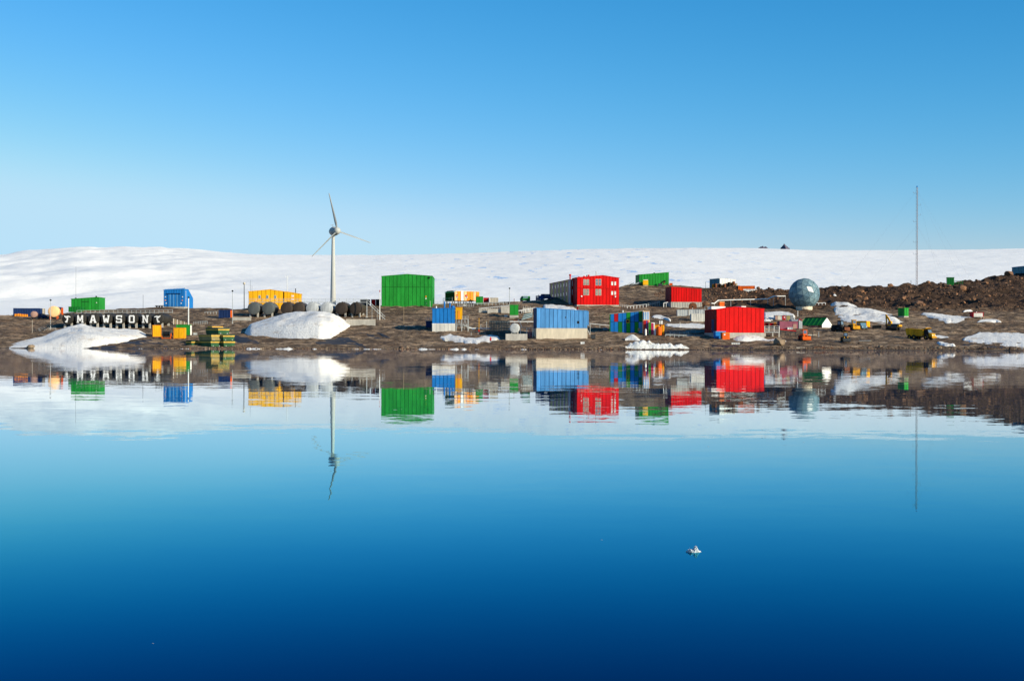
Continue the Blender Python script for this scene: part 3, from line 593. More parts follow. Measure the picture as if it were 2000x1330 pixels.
# pale blue building on tan concrete
b = Bld('pale_blue_shed', 'long faded blue shed on a high tan concrete plinth', 1048, 1147, 662, [(1048, 601.5), (1147, 607.5)], 12, 5.5, 'sky_blue', 'sky_seam', 12, base=('concrete_tan', 641), left=3, side_mat='navy')  # left wall in navy: its shade is put into the colour
wdw = b.window(1127, 1131.5, 627, 631.8, 'black', 'black', 1); b.bx('vent', 'dark_steel', 1104, 1105.5, 618.5, 621.5, -.2, -.08)
b.bx('side_porch', 'sky_blue', 1147.2, 1150.5, 608, 635, 1, 6); b.add('flue', [cyl((b.u(1130.5), 4, b.z(608)), (b.u(1130.5), 4, b.z(598.5)), .22)], 'dark_red', True)
b.add('stair', [cyl((b.u(1148.5), 1, b.z(644)), (b.u(1153.5), 1, b.z(656)), .08), cyl((b.u(1153.3), 1, b.z(633)), (b.u(1153.3), 1, b.z(657)), .08), cyl((b.u(1148), 1, b.z(636)), (b.u(1153.3), 1, b.z(636)), .08)], 'galv')
b.bx('base_trim', 'cream', 1047.6, 1147.3, 641.2, 641.9, -.09, 0)
t_ = T('dark_bin', 'small dark bin at the right foot of the pale blue shed', 'bin', 1158, 662); t_.bx('body', 'dark_steel', 1154.5, 1163, 654, 661.5, 0, 1.5); t_.bx('lid', 'black', 1154, 1163.4, 653.2, 653.9, -.1, 1.6)

# red two-storey quarters
b = Bld('red_house', 'tall bright red house with paired white windows on two floors', 1127, 1208.8, 599, [(1127, 542.5), (1177, 538.3), (1208.8, 543)], 10, 12, 'red', 'red_seam', 13, rows=(563.5,), base=('concrete', 595.5), left=3, side_mat='dark_red')  # left wall in darker red, shaded tone painted into the panels
for l_, r_, t1, b1, m in ((1139, 1144.2, 546, 557.3, 'blind'), (1145, 1150.3, 546, 557.3, 'blind'), (1162.8, 1168, 545, 557.8, 'glass'), (1168.8, 1174, 545, 557.8, 'glass'), (1139, 1144.2, 564.8, 577, 'blind'), (1145, 1150.3, 564.8, 577, 'blind'), (1162.8, 1168, 564.8, 577.2, 'blind'), (1168.8, 1174, 564.8, 577.2, 'blind'),
                          (1193.2, 1197.3, 549.8, 557.3, 'white'), (1199.2, 1203, 549.8, 557.3, 'white'), (1193.2, 1197.3, 568.5, 576, 'white'), (1199.2, 1203, 568.5, 576, 'white')): b.window(l_, r_, t1, b1, m, 'frame_tan', 1)
for px, py in ((1135.5, 579), (1201.3, 579.3)): b.add('wall_lamp', lathe([(0.05, -.5), (.28, -.4), (.28, -.2), (.1, -.1)], 8, 'y'), 'white', True).location = (b.u(px), 0, b.z(py))
for px, t1, r in ((1152, 536.5, .5), (1143, 538.5, .4), (1133, 540, .4)): b.add('roof_cowl', [cyl((b.u(px), 2.5, b.z(543)), (b.u(px), 2.5, b.z(t1)), r * .6), cyl((b.u(px), 2.5, b.z(t1) - .3), (b.u(px), 2.5, b.z(t1)), r, r * .6)], 'red', True)
b.add('flue', [cyl((b.u(1167.3), 3, b.z(540)), (b.u(1167.3), 3, b.z(529)), .18)], 'galv', True); b.add('flue', [cyl((b.u(1152), 6, b.z(541)), (b.u(1152), 6, b.z(536)), .2)], 'dark_steel', True)
wL = Bld('red_house_wing', 'long shaded wing running back left of the tall red house, mauve grey walls', 1112, 1127.5, 594.5, [(1112, 546.5), (1127.5, 546)], 40, 12, 'dark_red', 'dark_red', 2, rows=(563.5,), base=('concrete_grey', 592), left=16, side_mat=lambda i, r: ('wing_mauve', 'wing_brown', 'wing_brown')[i % 3])
hw = wL.w / 2
for i in range(6):
    for z_ in (553.5, 571.5):
        v0 = 4 + i * 5.6; zt = wL.z(z_); f_ = wL.add('window', slab(wL.lf, [(v0, zt - 1.1), (v0 + 1.1, zt - 1.1), (v0 + 1.1, zt + .4), (v0, zt + .4)], .06, .14), 'black'); obj('pane', slab(wL.lf, [(v0 + .12, zt - 1), (v0 + 1, zt - 1), (v0 + 1, zt + .3), (v0 + .12, zt + .3)], .13, .16), 'glass', f_)
for z_ in (548.5, 565.5): wL.window(1117, 1121.5, z_, z_ + 10, 'glass', 'offwhite', 1)
ch = T('silver_flue', 'silver chimney with red cap against the red house wing', 'chimney', 1113, 594)
ch.add('stack', [cyl((0, -.9, -.5), (0, -.9, ch.z(546)), .42, n=12)], 'silver', True); ch.add('cap', [cyl((0, -.9, ch.z(546)), (0, -.9, ch.z(539)), .25), cyl((0, -.9, ch.z(539)), (0, -.9, ch.z(536)), .42)], 'red', True)

# green building on the hill
b = Bld('green_hill_building', 'green ribbed building on the hilltop behind the tall red house', 1248, 1306, 558.5, [(1248, 537), (1306, 532)], 9, 10, 'green', 'green_seam', 11, left=3, side_mat='deep_green')  # left end a deeper green, shade mixed into the colour
b.add('vent', [cyl((b.u(1279), 2, b.z(535)), (b.u(1279), 2, b.z(532)), .3)], 'dark_steel', True)
t_ = T('yellow_box', 'yellow crate leaning at the green hilltop building', 'crate', 1260.5, 560); t_.bx('body', 'yellow', 1255.5, 1265.5, 547.5, 556.5, -.6, .8); t_.bx('lid', 'white', 1256, 1265, 546.4, 547.3, -.5, .7); t_.bx('skid', 'timber', 1256, 1265, 557, 559.8, -.5, .7)

# middle red shed
b = Bld('middle_red_shed', 'mid sized red shed on concrete halfway up the slope', 1311, 1370, 600, [(1311, 560.5), (1370, 565)], 11, 12, 'red', 'red_seam', 12, base=('concrete', 590), left=3, side_mat='dark_red')  # dark red left wall carries its shade in the paint
for a in np.arange(1313, 1369, 5): b.bx('foundation_post', 'concrete_grey', a, a + .7, 590.3, 599.5, -.12, -.05)
t_ = T('shed_ramp', 'white railed ramp in the shade left of the middle red shed', 'ramp', 1285, 597); 
t_.add('deck', tube([(t_.u(1262), 0, t_.z(597)), (t_.u(1288), 0, t_.z(590.5))], .12), 'galv'); t_.add('rail', tube([(t_.u(1262), 0, t_.z(594)), (t_.u(1288), 0, t_.z(588))], .07), 'galv')
for q in range(7): t_.add('post', tube([(t_.u(1262 + q * 4.3), 0, -.4), (t_.u(1262 + q * 4.3), 0, t_.z(594.2 - q))], .06), 'galv')
t_ = T('pipe_bend', 'white bent pipe frame at the left wall of the middle red shed', 'pipe', 1300, 600); t_.add('pipe', tube([(t_.u(1296), 0, -.3), (t_.u(1296), 0, t_.z(592)), (t_.u(1304.5), 0, t_.z(590.5))], .16), 'white', True); t_.add('post', tube([(t_.u(1301), 0, -.3), (t_.u(1301), 0, t_.z(591))], .08), 'white')

# big red shed near the water
b = Bld('large_red_shed', 'large red ribbed shed close to the water with low gable', 1400, 1492, 660, [(1400, 605.5), (1436, 600), (1492, 603.5)], 12, 19, 'red', 'red_seam', 11, base=('concrete', 650), left=4, side_mat='dark_red')  # shade of the left wall is coloured in with dark red
dz = b.z(624); f_ = b.add('side_door', slab(b.lf, [(2.0, b.zb), (4.6, b.zb), (4.6, dz), (2.0, dz)], .08, .14), 'navy'); obj('handle', slab(b.lf, [(4.2, b.zb + 1.2), (4.4, b.zb + 1.2), (4.4, b.zb + 1.4), (4.2, b.zb + 1.4)], .14, .2), 'galv', f_)
b.bx('roof_house', 'white', 1400, 1427, 598, 603.5, 5, 9); b.bx('roof_flue', 'orange', 1418, 1427, 589.5, 598, 6, 8); b.bx('roof_flue_cap', 'orange_pale', 1417.6, 1427.4, 588.4, 589.4, 5.9, 8.1); b.bx('roof_box', 'white', 1458, 1467, 597, 602, 5, 6.5); b.bx('roof_box', 'violet', 1447, 1457, 598, 602, 5.2, 6.5)
b.add('roof_rail', tube([(b.u(1385), 4, b.z(605)), (b.u(1385), 4, b.z(598.5)), (b.u(1391), 4, b.z(598.5)), (b.u(1391), 4, b.z(605))], .06), 'galv')
t_ = T('orange_crate', 'orange crate with white sticker at the left corner of the large red shed', 'crate', 1418, 664, 10); t_.bx('body', 'orange', 1411, 1425.5, 650.5, 664, 0, 2.0); t_.bx('lid', 'amber', 1410.6, 1426, 649.5, 650.4, -.1, 2.1); t_.bx('sticker', 'white', 1413.5, 1416.5, 652, 655, -.05, 0)
t_ = T('blue_tub', 'blue tub behind the orange crate', 'tub', 1410, 662.5, 10); t_.bx('body', 'blue', 1400.5, 1420, 649, 662, 1.5, 3.5); t_.bx('rim', 'sky_blue', 1400, 1420.5, 647, 648.8, 1.3, 3.7)

# loading dock right of the large red shed
t_ = T('loading_dock', 'white railed loading dock on posts right of the large red shed', 'dock', 1508, 658)
t_.bx('deck', 'galv', 1493, 1523, 648, 649.6, 0, 6)
for px in (1494.5, 1509.5, 1522): t_.add('post', box(t_.u(px) - .22, t_.u(px) + .22, .2, .6, -.8, t_.z(649.6)), 'concrete')
for px in (1493.5, 1502, 1512, 1522): t_.add('rail_post', box(t_.u(px) - .07, t_.u(px) + .07, 0, .12, t_.z(648), t_.z(636.5)), 'white')
for py in (636.8, 640.5, 644.5): t_.add('rail', box(t_.u(1493.3), t_.u(1522.3), -.06, 0, t_.z(py + .5), t_.z(py)), 'white')
t_ = T('conveyor', 'red topped low conveyor running right of the loading dock', 'conveyor', 1540, 655); t_.add('beam', tube([(t_.u(1525), 1, t_.z(643.5)), (t_.u(1556), 1, t_.z(646.5))], .22), 'crimson'); t_.add('girder', tube([(t_.u(1525), 1, t_.z(646)), (t_.u(1556), 1, t_.z(649))], .14), 'dark_steel')
for px in (1526, 1536, 1546, 1555): t_.add('leg', tube([(t_.u(px), 1, -.3), (t_.u(px), 1, t_.z(646))], .12), 'dark_steel')

# patchwork building
up = ['blue', 'crimson', 'blue', 'blue', 'green', 'blue', 'blue', 'deep_green']; lo = ['blue', 'blue', 'deep_green', 'blue', 'green', 'blue', 'green', 'sky_blue']
b = Bld('patchwork_building', 'building clad in mixed blue, green and red panels', 1191.5, 1255, 650.5, [(1191.5, 613.5), (1255, 607.5)], 9, -4, 'green', 'blue_seam', 8, rows=(628.5,), mats=lambda i, r: (lo if r == 0 else up)[i], base=('concrete_grey', 650), roof='beige')
b.bx('corner_strip', 'deep_green', 1190.6, 1192.6, 613.5, 650, -.15, 0)
f_ = b.window(1223, 1229, 624.5, 630.5, 'black', 'yellow', 1, .12); b.bx('patch_panel', 'timber', 1245.5, 1250.5, 641, 647, -.14, -.08)
hw = b.w / 2
for i in range(9): b.add('stripe', slab(b.rf, [(.3 + i * .95, b.z(625)), (1.2 + i * .95, b.z(625)), (1.2 + i * .95, b.z(608.5)), (.3 + i * .95, b.z(608.5))], 0, .08), 'white' if i % 2 else 'sky_blue')
for i in range(5): b.add('stripe', slab(b.rf, [(.3 + i * 1.7, b.zb), (1.9 + i * 1.7, b.zb), (1.9 + i * 1.7, b.z(626)), (.3 + i * 1.7, b.z(626))], 0, .08), ('crimson', 'violet', 'crimson', 'lime', 'magenta')[i])
b.add('roof_pipe', [cyl((b.u(1215.5), 2, b.z(611)), (b.u(1215.5), 2, b.z(606)), .2)], 'white', True)
# the striped end that turns towards the sun
t_ = T('striped_annex', 'narrow annex with blue and white stripes over red and violet boards', 'annex', 1262, 653)
t_.bx('body', 'orange_pale', 1256, 1269, 607.5, 652.5, .1, 3)
for i in range(7): t_.bx('board', 'white' if i % 2 else 'sky_blue', 1256.8 + i * 1.62, 1258.2 + i * 1.62, 609, 624.5, 0, .1)
for i, m in enumerate(('crimson', 'crimson', 'violet', 'crimson')): t_.bx('board', m, 1256.8 + i * 2.6, 1259 + i * 2.6, 626, 652, 0, .1)
t_ = T('green_lean_to', 'low green and magenta lean to beside the striped annex', 'annex', 1274, 654)
t_.bx('body', 'white', 1267, 1279, 630, 653.5, .4, 3)
for i, m in enumerate(('lime', 'lime', 'magenta', 'magenta', 'white')): t_.bx('board', m, 1267.2 + i * 2.4, 1269.3 + i * 2.4, 629.5 + i * .6, 653, .3, .4)
t_ = T('yellow_lean_to', 'low yellow and orange lean to at the end of the patchwork building', 'annex', 1289, 654)
t_.bx('body', 'amber', 1279, 1298, 634, 653, .6, 3.5); t_.bx('roof_edge', 'rust', 1278.6, 1298.4, 633, 634, .4, 3.6)
for i in range(6): t_.bx('board', ('yellow', 'amber', 'yellow', 'rust', 'amber', 'yellow')[i], 1279.3 + i * 3.1, 1281.6 + i * 3.1, 635, 652.5, .5, .6)
for px in (1289, 1292, 1294): t_.add('flue', [cyl((t_.u(px), 1.5, t_.z(634)), (t_.u(px), 1.5, t_.z(626)), .15)], 'white', True)
t_ = T('orange_tank', 'upright orange tank in front of the yellow lean to', 'tank', 1287, 655); t_.add('shell', lathe([(.1, 0), (.85, .05), (.9, 1.8), (.85, 2.4), (.5, 2.75), (.15, 2.85)], 14), 'orange', True); t_.add('cap', lathe([(.15, 2.8), (.15, 3.0)], 8), 'white', True)
for px, lab in ((1261, 'white gas cylinder standing before the striped annex'), (1280, 'white gas cylinder standing left of the orange tank')):
    t_ = T('gas_cylinder', lab, 'cylinder', px, 654.5); t_.add('shell', lathe([(.3, 0), (.32, .1), (.32, 1.7), (.2, 1.95), (.08, 2.0)], 10), 'white', True); t_.add('valve', lathe([(.08, 1.98), (.08, 2.2)], 6), 'galv', True)
for q, px in enumerate((1306, 1318, 1324, 1345)): pass

# yellow building behind the second tank row
b = Bld('yellow_building', 'yellow building with three small windows behind the second tank row', 486, 552.5, 605, [(486, 570), (527, 566), (552.5, 569.5)], 8, 0, 'yellow', 'yellow_seam', 8)
for px in (507, 522, 537): b.window(px - 2.2, px + 2.2, 577, 583, 'glass', 'galv', 1)
b.bx('louvre', 'amber', 498, 503, 588, 600, -.15, -.08)
b = Bld('yellow_wing', 'lower yellow wing stepping down right of the yellow building', 555, 589, 604, [(555, 570), (562, 570.5), (589, 575)], 8, 0, 'yellow', 'yellow_seam', 6)
b.window(569, 574, 576, 580.5, 'white', 'amber', 2); b.window(569, 574, 582.5, 586.5, 'white', 'amber', 2); b.add('flue', [cyl((b.u(577), 3, b.z(574)), (b.u(577), 3, b.z(563)), .16)], 'dark_steel', True)
b.bx('gap_shade', 'black', 552.6, 555, 569.5, 600, .5, 4)  # black strip added as the shade in the gap between building and wing

# blue garage at the left
b = Bld('blue_garage', 'blue garage with a tall ribbed door on the bare ground at left', 320, 359, 599.5, [(320, 567), (359, 565)], 5.5, -17, 'blue', 'blue_seam', 8, right=3, base=('concrete', 599))
D_ = b.bx('garage_door', 'navy', 327, 351.5, 574, 599, -.14, -.05)
for i in range(7): obj('door_panel', box(b.u(328 + i * 3.35), b.u(330.6 + i * 3.35), -.2, -.14, b.z(598.8), b.z(574.5)), 'sky_blue' if i in (1, 3, 5) else 'blue', D_)
b.add('door_hood', box(b.u(326), b.u(352.5), -.5, -.05, b.z(574), b.z(573)), 'blue_seam')
for i in range(7): b.add('eave_panel', prismx([(-.12, b.z(567 - i * .3)), (.9, b.z(564.6 - i * .3)), (.9, b.z(565.6 - i * .3))], b.u(320.5 + i * 5.5), b.u(325.3 + i * 5.5)), 'sky_blue')
for px, py, m in ((323.5, 580, 'white'), (323.5, 586.5, 'amber'), (356, 580, 'white'), (355.5, 586.8, 'amber'), (353.5, 592.5, 'white'), (325, 592.5, 'white')): b.bx('notice', m, px - 1, px + 1, py - 1, py + 1, -.16, -.08)
b.add('lean_to', prismx([(5.72, -.3), (11.5, -.3), (11.5, b.z(581)), (5.72, b.z(565.6))], -b.w / 2, b.w / 2 + .09), 'blue')
zl = [b.z(597) + k * .65 for k in range(9)]; b.add('ladder', [cyl((b.w / 2 + .3, .8, -.2), (b.w / 2 + .3, .8, zl[-1] + .5), .05), cyl((b.w / 2 + .3, 1.5, -.2), (b.w / 2 + .3, 1.5, zl[-1] + .5), .05)] + [cyl((b.w / 2 + .3, .8, z_), (b.w / 2 + .3, 1.5, z_), .05) for z_ in zl], 'galv')
b.add('vent', [cyl((b.u(356), 3, b.z(565)), (b.u(356), 3, b.z(561.5)), .3)], 'silver', True)
# green building at the left
b = Bld('green_building', 'small green building behind the lettered tanks', 140, 191, 607, [(140, 584.5), (186, 581), (191, 581)], 10, -14, 'green', 'green_seam', 8, right=3)
b.bx('shutter', 'green_seam', 159, 173, 588.5, 590, -.14, -.08); b.add('vent', [cyl((b.u(146.5), 1.5, b.z(584)), (b.u(146.5), 1.5, b.z(581.5)), .35)], 'black', True); b.add('vent', [cyl((b.u(185), 1.5, b.z(581)), (b.u(185), 1.5, b.z(577.8)), .3)], 'black', True)
b.bx('wall_lamp', 'white', 187, 188.4, 590.5, 592, -.3, -.08)
t_ = T('green_skip_shed', 'dark green low annex left of the small green building', 'annex', 146, 609.5); t_.bx('body', 'deep_green', 133.5, 160, 599.5, 609.5, 0, 3); t_.bx('rim', 'green', 133, 160.5, 598.8, 599.4, -.1, 3.1)
for i in range(5): t_.bx('rib', 'green', 136 + i * 5, 137 + i * 5, 600, 609.3, -.08, 0)

# orange, white and black hut on stilts
b = Bld('orange_hut', 'raised hut with orange and white panels and black gable end', 887.5, 936, 593.5, [(887.5, 571), (890, 569), (934, 569.5), (936, 571)], 9, 24, 'amber', 'rust', 8, raised=1.1, left=4, side_mat='black', roof='white',
        mats=lambda i, r: ['orange_pale', 'amber', 'white', 'orange_pale', 'amber', 'amber', 'orange_pale', 'amber'][i], gap=.2)
for i, px in enumerate((892, 910, 931)): b.bx('panel_patch', ('orange', 'crimson', 'orange')[i], px - 2, px + 2, 576, 579 + i, -.16, -.09)
for px in (892, 911): b.window(px - 1.6, px + 1.6, 579, 582.5, 'black', 'white', 1, .12)
for px in (889, 900, 911, 922, 934):
    for y in (.5, 8): b.add('stilt', box(b.u(px) - .15, b.u(px) + .15, y - .15, y + .15, -1.2, 1.1), 'dark_steel')
b.add('gable', prismx([(0, b.z(571)), (9, b.z(571)), (6.8, b.z(567.8)), (2.2, b.z(567.8))], -b.w / 2 - .1, -b.w / 2 + .3), 'black')
b.add('side_railing', [cyl((-b.w / 2 - .9, 0, z_), (-b.w / 2 - .9, 9, z_), .06) for z_ in (1.2, 1.8, 2.3)] + [cyl((-b.w / 2 - .9, y, -.6), (-b.w / 2 - .9, y, 2.3), .06) for y in (0, 3, 6, 9)], 'galv')

# white hut on the far ridge, blue-grey building at the right edge
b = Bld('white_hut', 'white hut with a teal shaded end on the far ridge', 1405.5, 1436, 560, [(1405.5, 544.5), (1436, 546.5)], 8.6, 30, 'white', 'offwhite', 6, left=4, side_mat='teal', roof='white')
for px in (1409, 1415, 1428): b.add('vent', [cyl((b.u(px), 3, b.z(546)), (b.u(px), 3, b.z(543)), .2)], 'galv', True)
b = Bld('blue_grey_building', 'blue grey box building cut by the right edge on the ridge', 1977.5, 2034, 536.5, [(1977.5, 520.5), (2034, 518.5)], 9, -50, 'teal', 'navy', 9, roof='sky_blue')
b = Bld('green_ridge_box', 'small green cabin on the ridge crest right of the mast', 1849.5, 1863, 554, [(1849.5, 542.3), (1863, 542.3)], 2.6, 5, 'deep_green', 'green_seam', 4, cat='cabin')
b.add('walkway', [cyl((b.u(1863), 1, b.z(q)), (b.u(1881), 1, b.z(q - .3)), .09) for q in (549, 552.5)] + [cyl((b.u(1863 + 4 * k), 1, -.6), (b.u(1863 + 4 * k), 1, b.z(548.8)), .08) for k in range(5)], 'deep_green')
b = Bld('green_kiosk', 'tall green cabin standing by the snow at the right', 1766, 1774, 620, [(1766, 602), (1774, 602)], 2.9, 48, 'green', 'green_seam', 2, base=('concrete', 617.5), cat='cabin', left=2, side_mat='deep_green')  # left face painted deep green as the shaded copy of the front
b = Bld('green_kiosk', 'slim green cabin with concrete foot behind the white round tank', 995.5, 1012.5, 620.5, [(995.5, 596), (1012.5, 596)], 3, 0, 'green', 'green_seam', 2, base=('concrete', 615.8), cat='cabin')
b = Bld('red_white_hut', 'small hut with white front and red frame on the snow at right', 1901, 1920, 622.5, [(1901, 611), (1920, 611)], 3.5, 20, 'offwhite', 'crimson', 1, cat='hut', left=1, side_mat='crimson', roof='crimson', raised=.9, gap=.5)
for px in (1902, 1919):
    for y in (.4, 3): b.add('stilt', box(b.u(px) - .1, b.u(px) + .1, y - .1, y + .1, -.6, .9), 'dark_steel')
b.add('vent', [cyl((b.u(1909), 1, b.z(611)), (b.u(1909), 1, b.z(608.8)), .2)], 'white', True)

# green roofed hut
t_ = T('green_roof_hut', 'low hut with green sheet roof and white gable end', 'hut', 1605, 642, -38, face=True)
L_, W_, hE, hR = 8.6, 5.2, t_.z(634), t_.z(620.5)
t_.add('wall', box(-L_, -.02, .05, W_ - .05, -.4, hE), 'rust'); 
t_.add('gable', prismx([(0, -.4), (W_, -.4), (W_, hE), (W_ / 2, hR), (0, hE)], 0, .15), 'white')
for i in range(5):
    x0 = -L_ - .3 + i * 1.78
    for (ya, za, yb, zb) in ((-.35, hE - .3, W_ / 2, hR + .05), (W_ / 2, hR + .05, W_ + .35, hE - .3)):
        t_.add('roof_sheet', [([(x0 + .05, ya, za), (x0 + 1.72, ya, za), (x0 + 1.72, yb, zb), (x0 + .05, yb, zb), (x0 + .05, ya, za + .12), (x0 + 1.72, ya, za + .12), (x0 + 1.72, yb, zb + .12), (x0 + .05, yb, zb + .12)], box(0, 1, 0, 1, 0, 1)[1])], 'roof_green')
    t_.add('roof_batten', [cyl((x0, -.35, hE - .2), (x0, W_ / 2, hR + .18), .07)], 'green')
for i, m in enumerate(('mauve', 'rust', 'timber', 'mauve', 'purple_grey', 'rust')): t_.add('board', box(-L_ + i * 1.43, -L_ + 1.36 + i * 1.43, -.06, .05, -.3, hE - .1), m)
t_.add('ridge_cap', [cyl((-L_ - .3, W_ / 2, hR + .15), (.2, W_ / 2, hR + .15), .14)], 'rust')
# mauve hut and striped hut
t_ = T('mauve_hut', 'mauve hut with a grey end wall left of the green roofed hut', 'hut', 1545, 643.5)
t_.bx('wall', 'mauve', 1523, 1560, 627.5, 643.5, .2, 4.5); t_.bx('door', 'purple_grey', 1549, 1556, 633, 643, .1, .2); t_.add('end_wall', prism([(t_.u(1560.3), -.3), (t_.u(1567), -.3), (t_.u(1567), t_.z(628)), (t_.u(1562), t_.z(623)), (t_.u(1560.3), t_.z(626.5))], 0, 4.6), 'galv')
t_.bx('roof', 'grey_steel', 1546, 1560.5, 624, 627.4, 0, 4.6); t_.add('roof_trim', tube([(t_.u(1559.5), -.05, t_.z(626.5)), (t_.u(1562), -.05, t_.z(622.8)), (t_.u(1566), -.05, t_.z(626.5))], .14), 'crimson'); t_.add('vent', [cyl((t_.u(1552.5), 1, t_.z(625)), (t_.u(1552.5), 1, t_.z(619)), .14)], 'white', True)
t_ = T('striped_hut', 'low hut of beige, grey and red panels on the snow behind the mauve hut', 'hut', 1531, 625.5)
t_.bx('wall', 'galv', 1514, 1549.5, 616.5, 625.5, .1, 3)
for a, c, m in ((1518.8, 1524, 'cream'), (1528, 1534.5, 'crimson'), (1536, 1543, 'skip_tan'), (1514.3, 1518.3, 'purple_grey'), (1544, 1549, 'grey_steel')): t_.bx('panel', m, a, c, 616.8, 625.2, 0, .1)
t_.bx('notice', 'white', 1531, 1533, 618.5, 621, -.04, 0); t_.bx('roof', 'grey_steel', 1513.5, 1550, 615.7, 616.4, -.1, 3.1)

# ---------------------------------------------------------------- tanks
def stroke(a, b, w_):
    ax, az = a; bx_, bz = b; dx, dz = bx_ - ax, bz - az; L = math.hypot(dx, dz); nx, nz = -dz / L * w_ / 2, dx / L * w_ / 2
    return [(ax - nx, az - nz), (bx_ - nx, bz - nz), (bx_ + nx, bz + nz), (ax + nx, az + nz)]
def rc(x0, x1, z0, z1): return [(x0, z0), (x1, z0), (x1, z1), (x0, z1)]
W0 = .2
GLY = {
 'M': [rc(.06, .24, 0, 1), rc(.76, .94, 0, 1), stroke((.15, .98), (.5, .26), .2), stroke((.85, .98), (.5, .26), .2), rc(0, .3, 0, .12), rc(.7, 1, 0, .12)],
 'A': [stroke((.14, .03), (.43, .97), .2), stroke((.86, .03), (.57, .97), .2), rc(.28, .72, .26, .42), rc(.0, .34, 0, .13), rc(.66, 1, 0, .13), rc(.3, .7, .88, 1)],
 'W': [stroke((.1, .97), (.27, .03), .2), stroke((.9, .97), (.73, .03), .2), stroke((.3, .05), (.5, .62), .18), stroke((.7, .05), (.5, .62), .18), rc(0, .3, .87, 1), rc(.7, 1, .87, 1)],
 'S': [rc(.12, .9, .83, 1), rc(.05, .26, .5, .93), rc(.12, .88, .42, .58), rc(.74, .95, .07, .5), rc(.1, .88, 0, .17), rc(.05, .2, .0, .3), rc(.8, .95, .7, 1)],
 'O': [rc(.15, .85, .83, 1), rc(.15, .85, 0, .17), rc(.06, .27, .1, .9), rc(.73, .94, .1, .9)],
 'N': [rc(.1, .3, 0, 1), rc(.7, .9, 0, 1), stroke((.2, .95), (.8, .05), .2), rc(0, .38, 0, .13), rc(0, .25, .87, 1), rc(.62, 1, .87, 1)],
 't': [stroke((.08, .92), (.3, .74), .14), stroke((.28, .8), (.72, .86), .16), stroke((.7, .86), (.98, .76), .12), stroke((.52, .85), (.56, .45), .2), stroke((.55, .5), (.4, .05), .2), stroke((.42, .2), (.2, .12), .16), stroke((.3, .76), (.38, .62), .12)],
}
def tank(px, pyc, rpx, pyb, label, mat, group, glyph=None, mirror=False, yaw=-20, L=8.5, ends=None):
    t_ = T('fuel_tank', label, 'tank', px, pyb, yaw, group, face=True)
    r = rpx * t_.m; zc = t_.z(pyc)
    sh = t_.add('shell', lathe([(r * .25, -.22), (r * .6, -.17), (r * .88, -.07), (r * .97, 0), (r, .12), (r, L * .5), (r, L - .12), (r * .97, L), (r * .6, L + .17), (r * .2, L + .22)], 32, 'y'), mat, True); sh.location = (0, 0, zc)
    for y in (L * .12, L * .82):
        for sx_ in (-1, 1): t_.add('saddle', box(sx_ * r * .62 - .3, sx_ * r * .62 + .3, y - .25, y + .25, -1.0, zc - r * .7), 'concrete')
        t_.add('saddle_strap', lathe([(r + .012, y - .12), (r + .03, y - .1), (r + .03, y + .1), (r + .012, y + .12)], 24, 'y'), mat, True).location = (0, 0, zc)
    t_.add('manhole', [cyl((0, L * .3, zc + r - .05), (0, L * .3, zc + r + .3), .35, n=10)], mat, True)
    t_.add('manhole', [cyl((0, L * .7, zc + r - .05), (0, L * .7, zc + r + .3), .35, n=10)], mat, True)
    if glyph:
        H = r * 1.36; Wd = H * .88; sh_ = []
        for i, poly in enumerate(GLY[glyph]):
            q = [((a - .5) * Wd * (-1 if mirror else 1), (c - .5) * H + zc) for a, c in poly]
            if mirror: q = q[::-1]
            sh_.append(prism(q, -.27 - i * .004, -.02))
        t_.add('emblem' if glyph == 't' else 'letter', sh_, 'letter_white')
    return t_
LT = 'black fuel tanks with white lettering'
for px, gl, lab in ((131.5, 't', 'leftmost black tank of the lettered row with a white emblem on its end'), (156.8, 'M', 'black fuel tank with a white letter M on its end'), (182, 'A', 'black fuel tank with a white letter A on its end'), (207.5, 'W', 'black fuel tank with a white letter W on its end'),
                    (232.7, 'S', 'black fuel tank with a white letter S on its end'), (257.6, 'O', 'black fuel tank with a white letter O on its end'), (284, 'N', 'black fuel tank with a white letter N on its end'), (308, 't', 'rightmost black tank of the lettered row with a mirrored white emblem')):
    tank(px, 623.2, 10.9, 640, lab, 'tank_black', LT, gl, px > 300)
ST = 'tanks of the second row'
for px, m, lab in ((495, 'tank_grey', 'dark grey tank at the left end of the second row'), (523, 'tank_grey', 'second tank from the left in the second row, dark grey'), (559.5, 'tank_brown', 'third tank from the left in the second row, brownish black'), (583, 'tank_brown', 'fourth tank from the left in the second row, brownish black'),
                   (609, 'silver', 'left one of the two silver tanks in the second row'), (637, 'silver', 'right one of the two silver tanks in the second row'), (666, 'tank_brown', 'second tank from the right in the second row, brown'), (694, 'tank_brown', 'brown tank at the right end of the second row')):
    tank(px, 602.5, 12.0, 620, lab, m, ST, L=8, yaw=-13)
def rails(name, label, cat, pts, posts, h, mat='galv', deck=None, D=None, r=.06, levels=(1, .5)):
    """a railing along pixel points, standing on what is below"""
    px0, py0 = pts[0]; t_ = T(name, label, cat, px0, py0, D=D)
    P3 = [(t_.u(a), 0, t_.z(c, a)) for a, c in pts]
    for k in levels: t_.add('rail', tube([(x, y, z + h * k) for x, y, z in P3], r), mat)
    if deck: t_.add('deck', tube(P3, deck), mat)
    xs = [q[0] for q in P3]; zs = [q[2] for q in P3]
    for x in np.linspace(xs[0], xs[-1], posts): z = float(np.interp(x, xs, zs)) if xs[-1] > xs[0] else float(np.interp(-x, [-q for q in xs], zs)); t_.add('post', tube([(x, 0, z - .25), (x, 0, z + h)], r), mat)
    return t_
